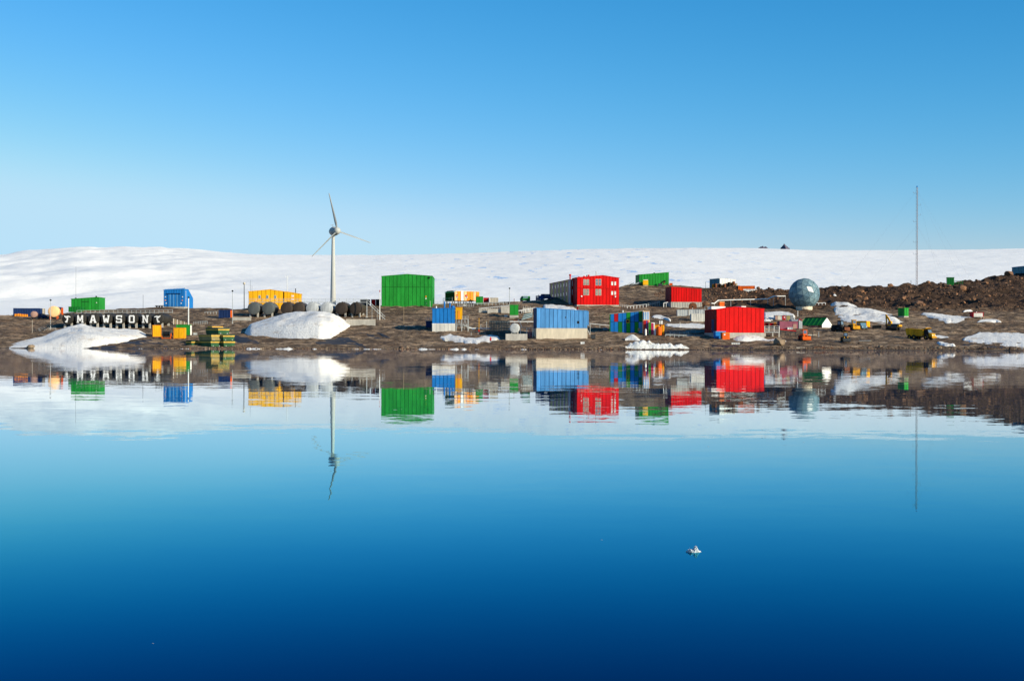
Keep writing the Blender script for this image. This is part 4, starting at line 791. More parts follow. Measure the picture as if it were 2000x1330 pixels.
rails('tank_walkway', 'long railed catwalk along the top of the second tank row', 'catwalk', [(486, 590.2), (717, 590.6)], 18, 1.25, deck=.14, D=512, levels=(1, .55))
rails('tank_walkway', 'thin railed catwalk behind the top of the lettered tanks', 'catwalk', [(150, 611), (337, 610)], 22, .8, deck=.1, D=476, levels=(1,))
t_ = T('gantry_post', 'tall steel post carrying the catwalk right of the second tank row', 'post', 716.5, 621); t_.add('post', box(-.15, .15, -.15, .15, -.6, t_.z(588)), 'galv'); t_.add('foot', box(-.4, .4, -.4, .4, -.5, .25), 'concrete')
t_ = T('catwalk_stair', 'steel stair leading down from the catwalk at right', 'stair', 720, 624)
for y in (0, 1.0):
    t_.add('stringer', tube([(t_.u(718), y, t_.z(592)), (t_.u(752), y, t_.z(624))], .09), 'galv'); t_.add('handrail', tube([(t_.u(718), y, t_.z(586.5)), (t_.u(752), y, t_.z(618.5))], .06), 'galv')
for k in range(9): q = k / 9 + .06; t_.add('tread', box(t_.u(718 + 34 * q) - .2, t_.u(718 + 34 * q) + .2, 0, 1, t_.z(592 + 32 * q) - .04, t_.z(592 + 32 * q) + .04), 'galv')
for q in (.25, .55, .85): t_.add('post', tube([(t_.u(718 + 34 * q), 0, -.5), (t_.u(718 + 34 * q), 0, t_.z(586.5 + 32 * q))], .06), 'galv')
for a, c, pt, pb, lab in ((676, 733, 624.5, 635, 'pale concrete bund wall right of the snow mound'), (455, 490, 620.5, 626.5, 'low concrete bund wall left of the snow mound')):
    t_ = T('bund_wall', lab, 'wall', (a + c) / 2, pb); t_.bx('wall', 'concrete', a, c, pt, pb + 3, 0, .5); t_.bx('coping', 'cream', a - .3, c + .3, pt - .8, pt - .02, -.06, .56)
# round white tank on a concrete block
tk = T('round_tank', 'white round tank end on a concrete block left of the pale blue shed', 'tank', 1005.5, 664)
tk.bx('block', 'concrete', 987.5, 1030, 652, 667, 0, 4); r = 9.8 * tk.m; zc = tk.z(641)
tk.add('shell', lathe([(r * .25, .05), (r * .7, .12), (r * .94, .25), (r, .45), (r, 6), (r * .9, 6.3), (r * .3, 6.5)], 32, 'y'), 'silver', True).location = (0, 0, zc)
tk.add('flange', lathe([(.1, -.02), (.35, 0), (.35, .12)], 12, 'y'), 'galv', True).location = (0, 0, zc)
for sx_ in (-1, 1): tk.add('cradle', box(sx_ * r * .6 - .2, sx_ * r * .6 + .2, .5, 3.5, tk.z(652), zc - r * .7), 'concrete')
t_ = T('pipe_platform', 'steel platform with white posts between round tank and pale blue shed', 'platform', 1030, 660)
t_.bx('deck', 'galv', 1016, 1041, 639, 640, .5, 4)
for px in (1016.6, 1029, 1033.5, 1040.4): t_.add('post', tube([(t_.u(px), .6, -.6), (t_.u(px), .6, t_.z(640))], .1), 'white')
t_.add('brace', tube([(t_.u(1012), .6, t_.z(624)), (t_.u(1020), .6, t_.z(640))], .08), 'white'); t_.add('pipe', tube([(t_.u(1033), .3, -.3), (t_.u(1033), .3, t_.z(644)), (t_.u(1037), .3, t_.z(644)), (t_.u(1037), .3, -.3)], .13), 'mauve')
# pipe racks and low pipework between the blue shed and the round tank
for i, (pa, ya, pb_, yb, r_, m, lab) in enumerate(((914, 641, 962, 642, .16, 'white', 'low white pipe running right from the yellow annex'), (906, 636, 922, 641, .2, 'galv', 'bent grey pipe at the foot of the yellow annex'), (918, 648, 990, 650, .14, 'dark_steel', 'dark pipe along the ground left of the round tank'),
        (938, 602.5, 995, 597, .12, 'white', 'white pipe on short posts above the concrete barrier'), (975, 628, 1046, 628.5, .17, 'white', 'white pipe passing above the round tank'), (927, 640, 951, 627, .08, 'timber', 'thin slanting pipe up the slope left of the pipe rack'),
        (1151, 632, 1192, 636, .1, 'white', 'thin white pipe between the pale blue shed and the patchwork building'))):
    t_ = T('pipeline', lab, 'pipe', pa, max(ya, yb) + 4); P3 = [(0, 0, t_.z(ya, pa)), (t_.u(pb_), 0, t_.z(yb, pb_))]; t_.add('pipe', tube(P3, r_, 8), m, True)
    n_ = max(3, int((pb_ - pa) / 11))
    for q in np.linspace(.03, .97, n_): x = P3[1][0] * q; z = P3[0][2] + (P3[1][2] - P3[0][2]) * q; t_.add('support', tube([(x, 0, g1(t_.X + x, t_.D) - t_.z0 - .4), (x, 0, z)], .07), 'galv')
for a, c, pt, pb, lab in ((935, 951, 604, 612, 'left block of the pale concrete barrier'), (952, 978, 604, 613, 'middle block of the pale concrete barrier'), (978.5, 995, 599.5, 613.5, 'tall right block of the pale concrete barrier'), (1021, 1040, 602, 612, 'pale concrete block right of the slim green cabin')):
    t_ = T('concrete_barrier', lab, 'wall', (a + c) / 2, pb, group='blocks of the concrete barrier'); t_.bx('block', 'concrete', a, c, pt, pb + 2, 0, .6); t_.bx('cap', 'cream', a - .2, c + .2, pt - .5, pt - .02, -.05, .65)
    for px in np.arange(a + 1, c, 4.5): t_.add('post', tube([(t_.u(px), .3, t_.z(pt)), (t_.u(px), .3, t_.z(pt - 4))], .07), 'galv')
t_ = T('pipe_rack', 'dark blue steel pipe rack crowded with pipes left of the round tank', 'rack', 968, 648)
for px in np.arange(957, 996, 3.2): t_.add('upright', box(t_.u(px) - .1, t_.u(px) + .1, 0, .2, -.5, t_.z(627)), 'rack_blue')
for py in (627, 629.5, 632, 634.5, 637, 639.5, 642, 645): t_.add('beam', tube([(t_.u(956), 0, t_.z(py)), (t_.u(994), 0, t_.z(py + .4))], .13), 'rack_blue')
for k, py in enumerate((628, 632, 637, 642)): t_.add('pipe', tube([(t_.u(955), .6 + k * .3, t_.z(py)), (t_.u(996), .6 + k * .3, t_.z(py + .6))], .12), ('galv', 'navy', 'white', 'blue')[k])
t_ = T('pipe_stack', 'heap of dark pipes beside the left end of the pale blue shed', 'pipes', 1030, 626)
for k in range(9): t_.add('pipe', tube([(t_.u(1018 + k * .6), 0, t_.z(626 - k * 1.4)), (t_.u(1040), 1.5, t_.z(619 - k * .9))], .12), ('dark_steel', 'galv', 'teal')[k % 3])
t_ = T('yellow_marker', 'thin yellow pole with a red foot on the slope', 'pole', 935.5, 648); t_.add('pole', tube([(0, 0, -.3), (0, 0, t_.z(621))], .07), 'yellow'); t_.add('foot', box(-.25, .25, -.25, .25, -.2, .5), 'crimson')
t_ = T('shed_platform', 'railed dark tank platform at the left wall of the blue shed', 'platform', 837, 642); t_.bx('tank', 'navy', 831.5, 843.3, 627.5, 641.5, .5, 4); t_.bx('deck', 'galv', 830.5, 843.3, 626.6, 627.3, .3, 4.2)
for py in (620.5, 623.5): t_.add('rail', tube([(t_.u(831), .4, t_.z(py)), (t_.u(843), .4, t_.z(py))], .05), 'galv')
for px in (831, 835, 839, 843): t_.add('post', tube([(t_.u(px), .4, t_.z(627)), (t_.u(px), .4, t_.z(620.3))], .05), 'galv')
rails('hill_railing', 'galvanised railing between the big green shed and the orange hut', 'railing', [(850, 594.5), (888, 593)], 8, .9, r=.05)
rails('pipe_bridge', 'railed pipe bridge under the orange hut', 'railing', [(893, 600), (925, 601.5)], 8, 2.0, r=.07, levels=(1, .6, .25))
rails('ground_railing', 'low white railing behind the stacked skips', 'railing', [(378, 633), (405, 631.5)], 7, .8, r=.05)
rails('left_walkway', 'sloping walkway rail left of the lettered tanks', 'railing', [(65, 651), (84, 645), (120, 620)], 7, 1.2, 'dark_steel', deck=.14, D=462)
rails('green_rail', 'pale green low rail beside the dirty snow bank', 'railing', [(76, 645.5), (109, 646)], 4, .9, 'galv', deck=.1)
rails('fence', 'low pale fence in the shade left of the large red shed', 'fence', [(1300, 653), (1345, 654)], 6, 1.0, 'offwhite', r=.06)
t_ = T('blue_fence', 'dark blue panel fence in the shade left of the large red shed', 'fence', 1362, 652)
for k in range(6): t_.bx('panel', 'teal', 1340 + k * 10, 1349.4 + k * 10, 645.5, 654, 2, 2.1)
t_ = T('white_pipe', 'long white pipe leading across the rocks to the dome', 'pipe', 1389, 594, D=540)
pts = [(1389, 592.5), (1396, 592.8), (1404, 586.8), (1430, 586), (1470, 585), (1505, 584), (1517, 578.8), (1542, 578.5)]
t_.add('pipe', tube([(t_.u(a), i * 1.2, wz(a, c, t_.D + i * 1.2) - t_.z0) for i, (a, c) in enumerate(pts)], .2, 8), 'white', True)
for i, (a, c) in enumerate(pts[1:]): X_ = t_.u(a); Y_ = (i + 1) * 1.2; zt = wz(a, c, t_.D + Y_) - t_.z0; t_.add('support', tube([(X_, Y_, min(zt - .5, g1(t_.X + X_, t_.D + Y_) - t_.z0 - .4)), (X_, Y_, zt)], .08), 'galv')

# ---------------------------------------------------------------- containers and boxes
def corr(x0, x1, y0, y1, z0, z1, step=.55, d=.07):
    pts = []; n = max(2, int((x1 - x0) / step)); 
    for i in range(n): a = x0 + (x1 - x0) * i / n; k = (x1 - x0) / n; pts += [(a, y0), (a + k * .35, y0), (a + k * .5, y0 + d), (a + k * .85, y0 + d)]
    pts += [(x1, y0), (x1, y1)]
    for i in range(n): a = x1 - (x1 - x0) * i / n; k = (x1 - x0) / n; pts += [(a - k * .35, y1), (a - k * .5, y1 - d), (a - k * .85, y1 - d)]
    pts += [(x0, y1)]
    return prismz(pts, z0, z1)
def container(label, pl, pr, pt, pb, yaw, depth, mat, frame=None, door=None, door_mat=None, group=None, D=None, name='shipping_container', cat='container'):
    t_ = T(name, label, cat, (pl + pr) / 2, pb, yaw, group, D=D, face=True); hw = (pr - pl) * t_.m / 2 / math.cos(t_.yaw); H = t_.z(pt); fr = frame or mat
    t_.add('body', corr(-hw + .06, hw - .06, .06, depth - .06, .1, H - .08), mat)
    for x in (-hw, hw - .16):
        for y in (0, depth - .16): t_.add('corner_post', box(x, x + .16, y, y + .16, -.5, H), fr)
    t_.add('rails', [box(-hw + .16, hw - .16, .005, .13, a, b_) for a, b_ in ((0, .16), (H - .14, H - .005))] + [box(-hw + .16, hw - .16, depth - .13, depth - .005, a, b_) for a, b_ in ((0, .16), (H - .14, H - .005))], fr)
    if door:
        for k in (0, 1):
            v0 = .2 + k * (depth / 2 - .15); v1 = v0 + depth / 2 - .25
            if door == 'r': t_.add('door', box(hw - .03, hw + .05, v0, v1, .2, H - .2), door_mat or mat)
            elif door == 'l': t_.add('door', box(-hw - .05, -hw + .03, v0, v1, .2, H - .2), door_mat or mat)
            else: u0 = -hw + .2 + k * (hw - .12); t_.add('door', box(u0, u0 + hw - .28, -.05, .05, .2, H - .2), door_mat or mat)
    return t_
container('long navy container on the bare ground at the far left', 27, 76.5, 602, 617, -16, 3.0, 'navy', door='r')
container('beige container right of the long navy one at far left', 79, 88, 602.5, 612, 0, 2.5, 'beige')
container('navy container with red end behind the orange round tank', 110, 119.5, 600, 613.5, -10, 3, 'navy')
container('narrow red container behind the orange round tank', 119.8, 123.5, 601.5, 613.5, 0, 2.5, 'orange')
container('navy container with a bright orange red end on the middle ground', 427, 449.5, 605, 622.5, -18, 2.6, 'navy', 'navy', 'r', 'orange')
container('narrow tall yellow container left of the orange reel', 298.5, 315, 635, 656.5, 4, 3, 'yellow', 'amber')
container('squat yellow container right of the orange reel', 339, 360, 640, 661, -10, 3, 'yellow', 'amber', 'f')
container('green container with white end behind the squat yellow container', 344.5, 371, 634, 653.5, -10, 3, 'green', 'green', 'r', 'white')
container('black container left of the red box on the skyline', 703, 722.5, 585, 595, 0, 3, 'dark_steel', 'black')
container('small bright red box on the skyline left of the big green shed', 724.5, 733.8, 584.5, 595, 0, 2.5, 'red', 'white')
container('black container half hidden by the big green shed', 734, 743, 584.5, 594.8, 0, 2.5, 'black')
container('green container in front of the orange hut right end', 929, 942.8, 579, 596, -3, 3, 'green', 'deep_green', 'f')
container('small red container right of the orange hut', 944, 955, 581.5, 589, 0, 2.5, 'crimson')
container('beige grey container right of the small red container', 956.5, 973, 581.5, 590, 0, 3, 'beige')
container('grey container with a small window below the middle red shed', 1323, 1343.5, 604.5, 619.5, 6, 3, 'galv')
container('pale spotted container left of the large red shed', 1350.5, 1378, 612.5, 628.5, 10, 3, 'offwhite')
container('grey container behind the pale spotted container', 1345, 1378, 604, 619, 0, 2.5, 'silver')
container('orange crate row on the far ridge right of the white hut', 1442, 1474, 558.3, 563.5, 0, 2.4, 'orange')
container('white low container below the orange crate row on the far ridge', 1452, 1478, 564.5, 567, 0, 2, 'white')
container('small red container beside the loading dock', 1532, 1544, 633, 642, 0, 2.4, 'crimson', door='r', door_mat='orange')
container('dark red container at the far end of the loading dock', 1493.5, 1501, 630.5, 637, 0, 2, 'dark_red')
container('yellow container parked at the foot of the broad snow field', 1668, 1692, 627, 640.5, -24, 2.8, 'yellow', 'amber', 'r', 'yellow')
container('white crate in front of the small red container', 1538, 1548, 639, 644, 0, 1.2, 'white', name='crate', cat='crate')
container('white box lying at the right foot of the pale blue shed', 1134, 1142, 667.5, 670, 0, 1, 'white', name='crate', cat='crate')
container('small white box on the snow patch near the person', 870, 875, 661.5, 665.5, 0, .8, 'white', name='crate', cat='crate')
container('white plank box at the waterline below the orange loader', 1556, 1571, 678, 680.5, 0, .8, 'cream', name='crate', cat='crate')
container('white boat shaped box on the shore below the large red shed', 1429, 1445, 669, 673.5, 0, 1, 'white', name='crate', cat='crate')
container('black trailer body at the foot of the broad snow field', 1704, 1721, 635.5, 642.5, 0, 2.4, 'black', name='trailer', cat='trailer')
container('dark red steel frame lying at the waterline below the yellow tractor', 1590, 1612, 677.5, 681, 0, 1.5, 'rust', name='steel_frame', cat='frame')
container('orange red steel frame lying at the waterline right of the dark one', 1613, 1627, 678, 681.5, 0, 1.5, 'rust', name='steel_frame', cat='frame')

# orange drums, tanks and reel at the left
for i in range(8):
    t_ = T('fuel_drum', ('leftmost', 'second', 'third', 'fourth', 'fifth', 'sixth', 'seventh', 'rightmost')[i] + ' orange fuel drum from the left before the long navy container', 'drum', 29.5 + i * 3.3, 617.5, group='orange fuel drums at the far left')
    t_.add('drum', lathe([(.25, 0), (.29, .03), (.29, .3), (.31, .32), (.29, .34), (.29, .58), (.31, .6), (.29, .62), (.29, .86), (.25, .88)], 12), 'amber', True)
for i in range(11):
    t_ = T('drum', ('first', 'second', 'third', 'fourth', 'fifth', 'sixth', 'seventh', 'eighth', 'ninth', 'tenth', 'eleventh')[i] + ' drum from the left in the row before the white hut', 'drum', 1393 + i * 4.4, 561 + (i % 2) * .8, group='drums before the white hut')
    t_.add('drum', lathe([(.5, 0), (.62, .05), (.62, .8), (.66, .85), (.62, .9), (.62, 1.6), (.5, 1.65)], 12), ('amber', 'rust', 'timber', 'black')[i % 4], True)
t_ = T('round_tank', 'big pale orange round tank end at the left beside a light pole', 'tank', 104.5, 623, -6, face=True); r = 10.8 * t_.m; zc = t_.z(608.5)
t_.add('shell', lathe([(r * .2, -.25), (r * .6, -.18), (r * .9, -.05), (r, .12), (r, 4.5), (r * .9, 4.7)], 32, 'y'), 'orange_pale', True).location = (0, 0, zc)
for sx_ in (-1, 1): t_.add('leg', box(sx_ * 1.1 - .2, sx_ * 1.1 + .2, .2, .6, -.5, zc - r * .7), 'orange')
for sx_ in (-1, 1): t_.add('leg', box(sx_ * 1.1 - .2, sx_ * 1.1 + .2, 3.4, 3.8, -.5, zc - r * .7), 'orange')
t_ = T('small_tank', 'small brown purple tank on a stand before the long navy container', 'tank', 65.8, 623, -8, face=True); r = 6.2 * t_.m; zc = t_.z(614)
t_.add('shell', lathe([(r * .3, -.15), (r * .8, -.05), (r, .1), (r, 2.6), (r * .9, 2.7)], 20, 'y'), 'purple_grey', True).location = (0, 0, zc)
for x in (-.8, .8):
    for y in (.2, 2.2): t_.add('leg', box(x - .08, x + .08, y, y + .16, -.4, zc - .5), 'dark_steel')
t_ = T('cable_reel', 'black cable reel on a bright orange red frame', 'reel', 325, 661.5); zc = t_.z(652)
t_.add('drum', [cyl((-1.0, .6, zc), (1.0, .6, zc), .75, n=18)], 'black', True)
for x in (-1.1, 1.1): t_.add('flange', [cyl((x - .06, .6, zc), (x + .06, .6, zc), 1.0, n=18)], 'dark_steel', True)
for x in (-1.3, 1.3): t_.add('frame_side', tube([(x, -.5, 0), (x, .6, zc + .2), (x, 1.7, 0), (x, -.5, 0)], .1), 'orange')
t_.add('frame_bar', tube([(-1.3, -.5, .1), (1.3, -.5, .1)], .1), 'orange'); t_.add('frame_bar', tube([(-1.3, 1.7, .1), (1.3, 1.7, .1)], .1), 'orange')
t_ = T('timber_rack', 'rack of pale timber right of the lettered tanks', 'timber', 352, 633)
for k in range(8): t_.add('plank', box(t_.u(338 + k * 3.4), t_.u(340 + k * 3.4), k * .1, k * .1 + .2, -.1, t_.z(622 + k * 1.1)), 'timber' if k % 2 else 'cream')
t_ = T('sled_trailer', 'low dark sled trailer left of the blue garage', 'trailer', 311, 600.5); t_.bx('bed', 'black', 302.5, 319, 596.5, 597.6, 0, 2.2); t_.add('drawbar', tube([(t_.u(302), 1, t_.z(597)), (t_.u(308), 1, .2)], .1), 'black')
for px in (306, 311, 316): t_.add('wheel', [cyl((t_.u(px), -.1, .35), (t_.u(px), .25, .35), .38, n=12)], 'tyre', True)

# stacked skips
def skip(label, pl, pr, pt, pb, D, z, mat='skip_green', yaw=32, depth=7, lid=None):
    t_ = T('skip', label, 'skip', (pl + pr) / 2, 672, yaw, 'stacked waste skips', D=D, z=z, face=True); hw = (pr - pl) * t_.m / 2 / math.cos(t_.yaw); H = (pb - pt) * t_.m
    t_.add('body', prism([(-hw + .12, .1), (hw - .12, .1), (hw, H), (-hw, H)], 0, depth), mat)
    t_.add('band', [box(-hw - .06, hw + .06, -.06, 0, H * .68, H * .86), box(-hw - .08, -hw, 0, depth, H * .68, H * .86), box(hw, hw + .08, 0, depth, H * .68, H * .86)], 'skip_band')
    t_.add('rim', [box(-hw - .1, hw + .1, -.1, .06, H - .1, H), box(-hw - .1, -hw + .06, .06, depth, H - .1, H), box(hw - .06, hw + .1, .06, depth, H - .1, H)], mat)
    t_.add('skid', box(-hw + .3, hw - .3, .2, depth - .2, -.02, .1), 'rust')
    for x in (-hw * .6, hw * .6): t_.add('lug', box(x - .12, x + .12, -.16, 0, .15, .4), 'galv')
    if lid: t_.add('lid', box(-hw, hw, 0, depth, H, H + .18), lid)
    return t_
Ds_ = gD(432, 674); gzs = g1(wx(420, Ds_), Ds_); ms = Ds_ / F; h_ = 12.2 * ms
skip('bottom row skip on the right of the stack by the water', 437, 458.5, 662, 674, Ds_, gzs, depth=5)
skip('bottom row skip in the middle of the stack by the water', 412, 432, 662, 674, Ds_ - 1, gzs)
skip('tan coloured skip in the second layer of the stack by the water', 413, 434.5, 650, 662, Ds_ - .5, gzs + h_, 'skip_tan')
skip('second layer skip on the right of the stack by the water', 436, 457.5, 650.5, 662, Ds_ + .6, gzs + h_, depth=5)
skip('topmost green skip of the stack by the water', 426.5, 447.5, 639, 651, Ds_ + 1.5, gzs + 2 * h_, lid='dark_steel')
skip('small open skip standing left of the stacked skips', 374, 386.5, 660, 671.5, Ds_ + 2, gzs, lid='black', depth=3)
t_ = T('yellow_pallet', 'yellow cover board lying on top of the stacked skips', 'board', 425, 672, 45, D=Ds_ + 5, z=gzs + 3 * h_ + .2); t_.add('board', prism([(-2, 0), (2, 0), (1.8, .35), (-1.8, .35)], 0, 2.5), 'yellow'); t_.add('rim', box(-2.1, 2.1, -.05, 0, 0, .12), 'timber')

# ---------------------------------------------------------------- poles and antennas
def pole(px, pt, pb, label, r=.09, mat='galv', head='lamp', name='light_pole', cat='light pole', group='poles about the station'):
    t_ = T(name, label, cat, px, pb, 0, group); H = t_.z(pt)
    t_.add('pole', [cyl((0, 0, -.5), (0, 0, H), r * 1.3, r)], mat, True)
    if head: t_.add('foot', box(-.25, .25, -.25, .25, -.4, .2), 'concrete')
    if head == 'lamp': t_.add('lamp_head', lathe([(.12, H - .15), (.32, H), (.34, H + .25), (.12, H + .4)], 10), 'black', True)
    elif head == 'ball': t_.add('globe', lathe([(.08, H - .1), (.42, H + .2), (.5, H + .45), (.38, H + .75), (.08, H + .95)], 12), 'beige', True)
    elif head == 'yard':
        t_.add('yard', tube([(-.7, 0, H - .5), (.7, 0, H - .5)], .05), mat)
        for x in (-.7, .7): t_.add('prong', tube([(x, 0, H - .5), (x, 0, H + .3)], .04), mat)
    elif head == 'red': t_.add('tip', [cyl((0, 0, H), (0, 0, H + .8), r)], 'crimson', True)
    return t_
pole(98.6, 587, 640, 'light pole in front of the pale orange round tank'); pole(368, 582, 653, 'thick white light pole right of the lettered tanks', .17, 'white', 'lamp')
pole(454, 569, 631, 'light pole at the orange red end of the navy container'); pole(741.5, 571, 624, 'white pole with red tip at the left edge of the big green shed', .13, 'white', 'red')
pole(476.7, 556, 604, 'pole with a pale globe left of the yellow building', .12, 'dark_steel', 'ball'); pole(995, 564, 598, 'light pole behind the slim green cabin')
pole(560.7, 539, 604, 'white antenna pole with a forked head behind the yellow building', .1, 'white', 'yard', 'antenna', 'antenna')
pole(148, 520, 607, 'tall thin whip antenna above the small green building', .045, 'grey_steel', None, 'antenna', 'antenna'); pole(279.3, 576, 603, 'short thin whip antenna left of the blue garage', .05, 'dark_steel', None, 'antenna', 'antenna')
pole(489, 547, 604, 'thin antenna at the left end of the yellow building', .05, 'grey_steel', None, 'antenna', 'antenna'); pole(492, 558, 604, 'shorter thin antenna at the left end of the yellow building', .05, 'grey_steel', None, 'antenna', 'antenna')
pole(788.5, 598, 634, 'thin timber marker pole on the slope below the big green shed', .07, 'timber', None, 'marker_pole', 'pole'); pole(63, 625, 652, 'thin pale pole left of the dirty snow bank', .06, 'beige', None, 'marker_pole', 'pole')
pole(1352.5, 600, 610, 'short lamp on the grey container below the middle red shed', .08, 'white', 'lamp'); pole(1558, 607, 617, 'short white pole in front of the dome foot', .09, 'white', None, 'marker_pole', 'pole')
# guyed lattice mast
t_ = T('lattice_mast', 'tall guyed lattice radio mast on the ridge', 'mast', 1790.5, 559); H = t_.z(366); q = .40
for k in range(3):
    a = k * 2.094 + .5; t_.add('mast_leg', [cyl((q * math.cos(a), q * math.sin(a), -1), (q * math.cos(a), q * math.sin(a), H), .05, n=5)], 'grey_steel')
n_ = 30; lat = []
for i in range(n_):
    for k in range(3):
        a0 = k * 2.094 + .5; a1 = (k + 1) * 2.094 + .5; z0 = H * i / n_; z1 = H * (i + 1) / n_
        lat.append(cyl((q * math.cos(a0), q * math.sin(a0), z0), (q * math.cos(a1), q * math.sin(a1), z1), .035, n=4)); lat.append(cyl((q * math.cos(a0), q * math.sin(a0), z1), (q * math.cos(a1), q * math.sin(a1), z1), .03, n=4))
t_.add('lacing', lat, 'mast_red')['kind'] = 'stuff'
for (dx, dy, zz) in ((-32, 18, .97), (17, -12, .97), (28, 14, .97), (-22, 12, .62), (12, -9, .62), (18, 10, .62), (4, -22, .97)):
    D2 = t_.D + dy; X2 = t_.X + dx; t_.add('guy_wire', [cyl((0, 0, H * zz), (dx, dy, g1(X2, D2) - t_.z0), .011, n=4)], 'grey_steel')
for zz, s_ in ((.94, -1), (.82, 1), (.72, 1), (.655, -1), (.45, -1), (.33, -1)): t_.add('aerial', tube([(0, 0, H * zz), (s_ * 1.6, 0, H * zz), (s_ * 1.6, 0, H * zz + .7)], .05), 'grey_steel')
t_.add('top_light', lathe([(.3, H), (.3, H + .4), (.1, H + .6)], 8), 'blue', True)
# wind turbine
t_ = T('wind_turbine', 'white three bladed wind turbine rising behind the second tank row', 'wind turbine', 650.3, 586.3); s = t_.m; H = t_.z(459)
prof = [(6.2 * s - 2.6 * s * min(1, q_ * 1.05) - .6 * s * q_, -1 + (H + 1) * q_) for q_ in np.linspace(0, 1, 12)]
t_.add('tower', lathe(prof, 32), 'turbine', True); t_.add('tower_door', box(-.5, .5, -6.25 * s - .02, -6.0 * s, .4, 2.6), 'galv')
ya = R(32); nac = bpy.data.objects.new('nacelle', mesh('nacelle', lathe([(.5, -2.1), (1.3, -1.9), (1.75, -1.1), (1.85, 0), (1.6, 1.4), (1.1, 2.6), (.4, 3.2)], 24, 'y'), 'turbine', True)); col.objects.link(nac); nac.parent = t_.e
nac.location = (.35, 0, t_.z(452)); nac.rotation_euler = (0, 0, ya)
obj('wind_vane', [cyl((0, 1.6, 1.4), (0, 1.6, 2.6), .06), cyl((-.7, 1.6, 2.5), (.5, 1.6, 2.6), .1)], 'grey_steel', nac)
hub = bpy.data.objects.new('hub', mesh('hub', lathe([(.3, -4.1), (.95, -3.8), (1.35, -3.2), (1.5, -2.5), (1.3, -2.1)], 24, 'y'), 'turbine', True)); col.objects.link(hub); hub.parent = t_.e; hub.location = nac.location; hub.rotation_euler = (0, 0, ya)
a0 = math.atan2(-16 / .85, 75)
for k in range(3):
    a = a0 + k * 2 * math.pi / 3; rows_ = []
    for q_ in np.linspace(0, 1, 14):
        rad = 1.0 + 14.0 * q_; ch_ = (.40 + .72 * math.sin(min(1, q_ / .18) * math.pi / 2)) * (1 - .72 * max(0, q_ - .12) / .88) if q_ > .03 else .5
        th = max(.32, .7 * (1 - q_) ** 1.6 * (1.0 if q_ < .05 else .75)); tw = R(-12) * (1 - q_) ** 1.5 - R(42)
        ring = []
        for j in range(10):
            b_ = 2 * math.pi * j / 10; cx = math.cos(b_) * ch_ / 2 + ch_ * .12; cy = math.sin(b_) * th / 2 * (1 - .5 * math.cos(b_) if math.cos(b_) > 0 else 1)
            ring.append((cx * math.cos(tw) - cy * math.sin(tw), cx * math.sin(tw) + cy * math.cos(tw), rad))
        rows_.append(ring)
    V = [p_ for r_ in rows_ for p_ in r_]; Fc = [(i * 10 + j, i * 10 + (j + 1) % 10, (i + 1) * 10 + (j + 1) % 10, (i + 1) * 10 + j) for i in range(13) for j in range(10)] + [tuple(range(130, 140))]
    bl = bpy.data.objects.new('blade', mesh('blade', (V, Fc), 'blade_grey', True)); col.objects.link(bl); bl.parent = t_.e
    M_ = Matrix.Translation(nac.location) @ Matrix.Rotation(ya, 4, 'Z') @ Matrix.Translation((0, -3.0, 0)) @ Matrix.Rotation(a, 4, 'Y'); bl.matrix_local = M_

# ---------------------------------------------------------------- dome
t_ = T('radome', 'faceted blue grey radar dome with one white diamond panel', 'dome', 1570.5, 603); r = 29.8 * t_.m; zc = t_.z(573.8)
t_.add('plinth', lathe([(15.8 * t_.m, -1.5), (15.8 * t_.m, t_.z(597.3)), (14 * t_.m, t_.z(597.2))], 28), 'concrete_tan', False)
b0 = bmesh.new(); bmesh.ops.create_icosphere(b0, subdivisions=1, radius=1); bm = bmesh.new(); N_ = 3
for f in b0.faces:                                     # three-frequency geodesic division
    A_, B_, C_ = (v.co.copy() for v in f.verts); g_ = {}
    for i in range(N_ + 1):
        for j in range(N_ + 1 - i): g_[i, j] = bm.verts.new((A_ + (B_ - A_) * i / N_ + (C_ - A_) * j / N_).normalized())
    for i in range(N_):
        for j in range(N_ - i):
            bm.faces.new((g_[i, j], g_[i + 1, j], g_[i, j + 1]))
            if i + j < N_ - 1: bm.faces.new((g_[i + 1, j], g_[i + 1, j + 1], g_[i, j + 1]))
bmesh.ops.remove_doubles(bm, verts=bm.verts[:], dist=1e-4); b0.free()
bm.transform(Matrix.Rotation(R(17), 4, 'X') @ Matrix.Rotation(R(40), 4, 'Z') @ Matrix.Rotation(R(23), 4, 'Y')); bm.normal_update(); bm.verts.index_update(); bm.faces.ensure_lookup_table()
V = [tuple(v.co * r * .985) for v in bm.verts]; Fc = [tuple(v.index for v in f.verts) for f in bm.faces]
ribs = t_.add('shell', (V, Fc), 'dome_rib'); ribs.location = (0, 0, zc)
tgt = Vector((.23, -.966, .1)).normalized()
fs = sorted(bm.faces, key=lambda f: -(f.normal.normalized().dot(tgt))); f0 = fs[0]
nb = max((e.link_faces[0] if e.link_faces[1] == f0 else e.link_faces[1] for e in f0.edges), key=lambda f: f.calc_center_median().z)
for f in bm.faces:
    if f.calc_center_median().z < -.86: continue
    c = f.calc_center_median(); pts_ = [c + (v.co - c) * .92 for v in f.verts]; n_ = f.normal
    v_ = [tuple(p_ * r * .975) for p_ in pts_] + [tuple((p_ + n_ * .018) * r) for p_ in pts_]
    m_ = 'white' if f in (f0, nb) else random.choice(('dome_a', 'dome_a', 'dome_b', 'dome_c', 'dome_c'))
    t_.add('panel', (v_, [(2, 1, 0), (3, 4, 5), (0, 1, 4, 3), (1, 2, 5, 4), (2, 0, 3, 5)]), m_).location = (0, 0, zc)
bm.free()

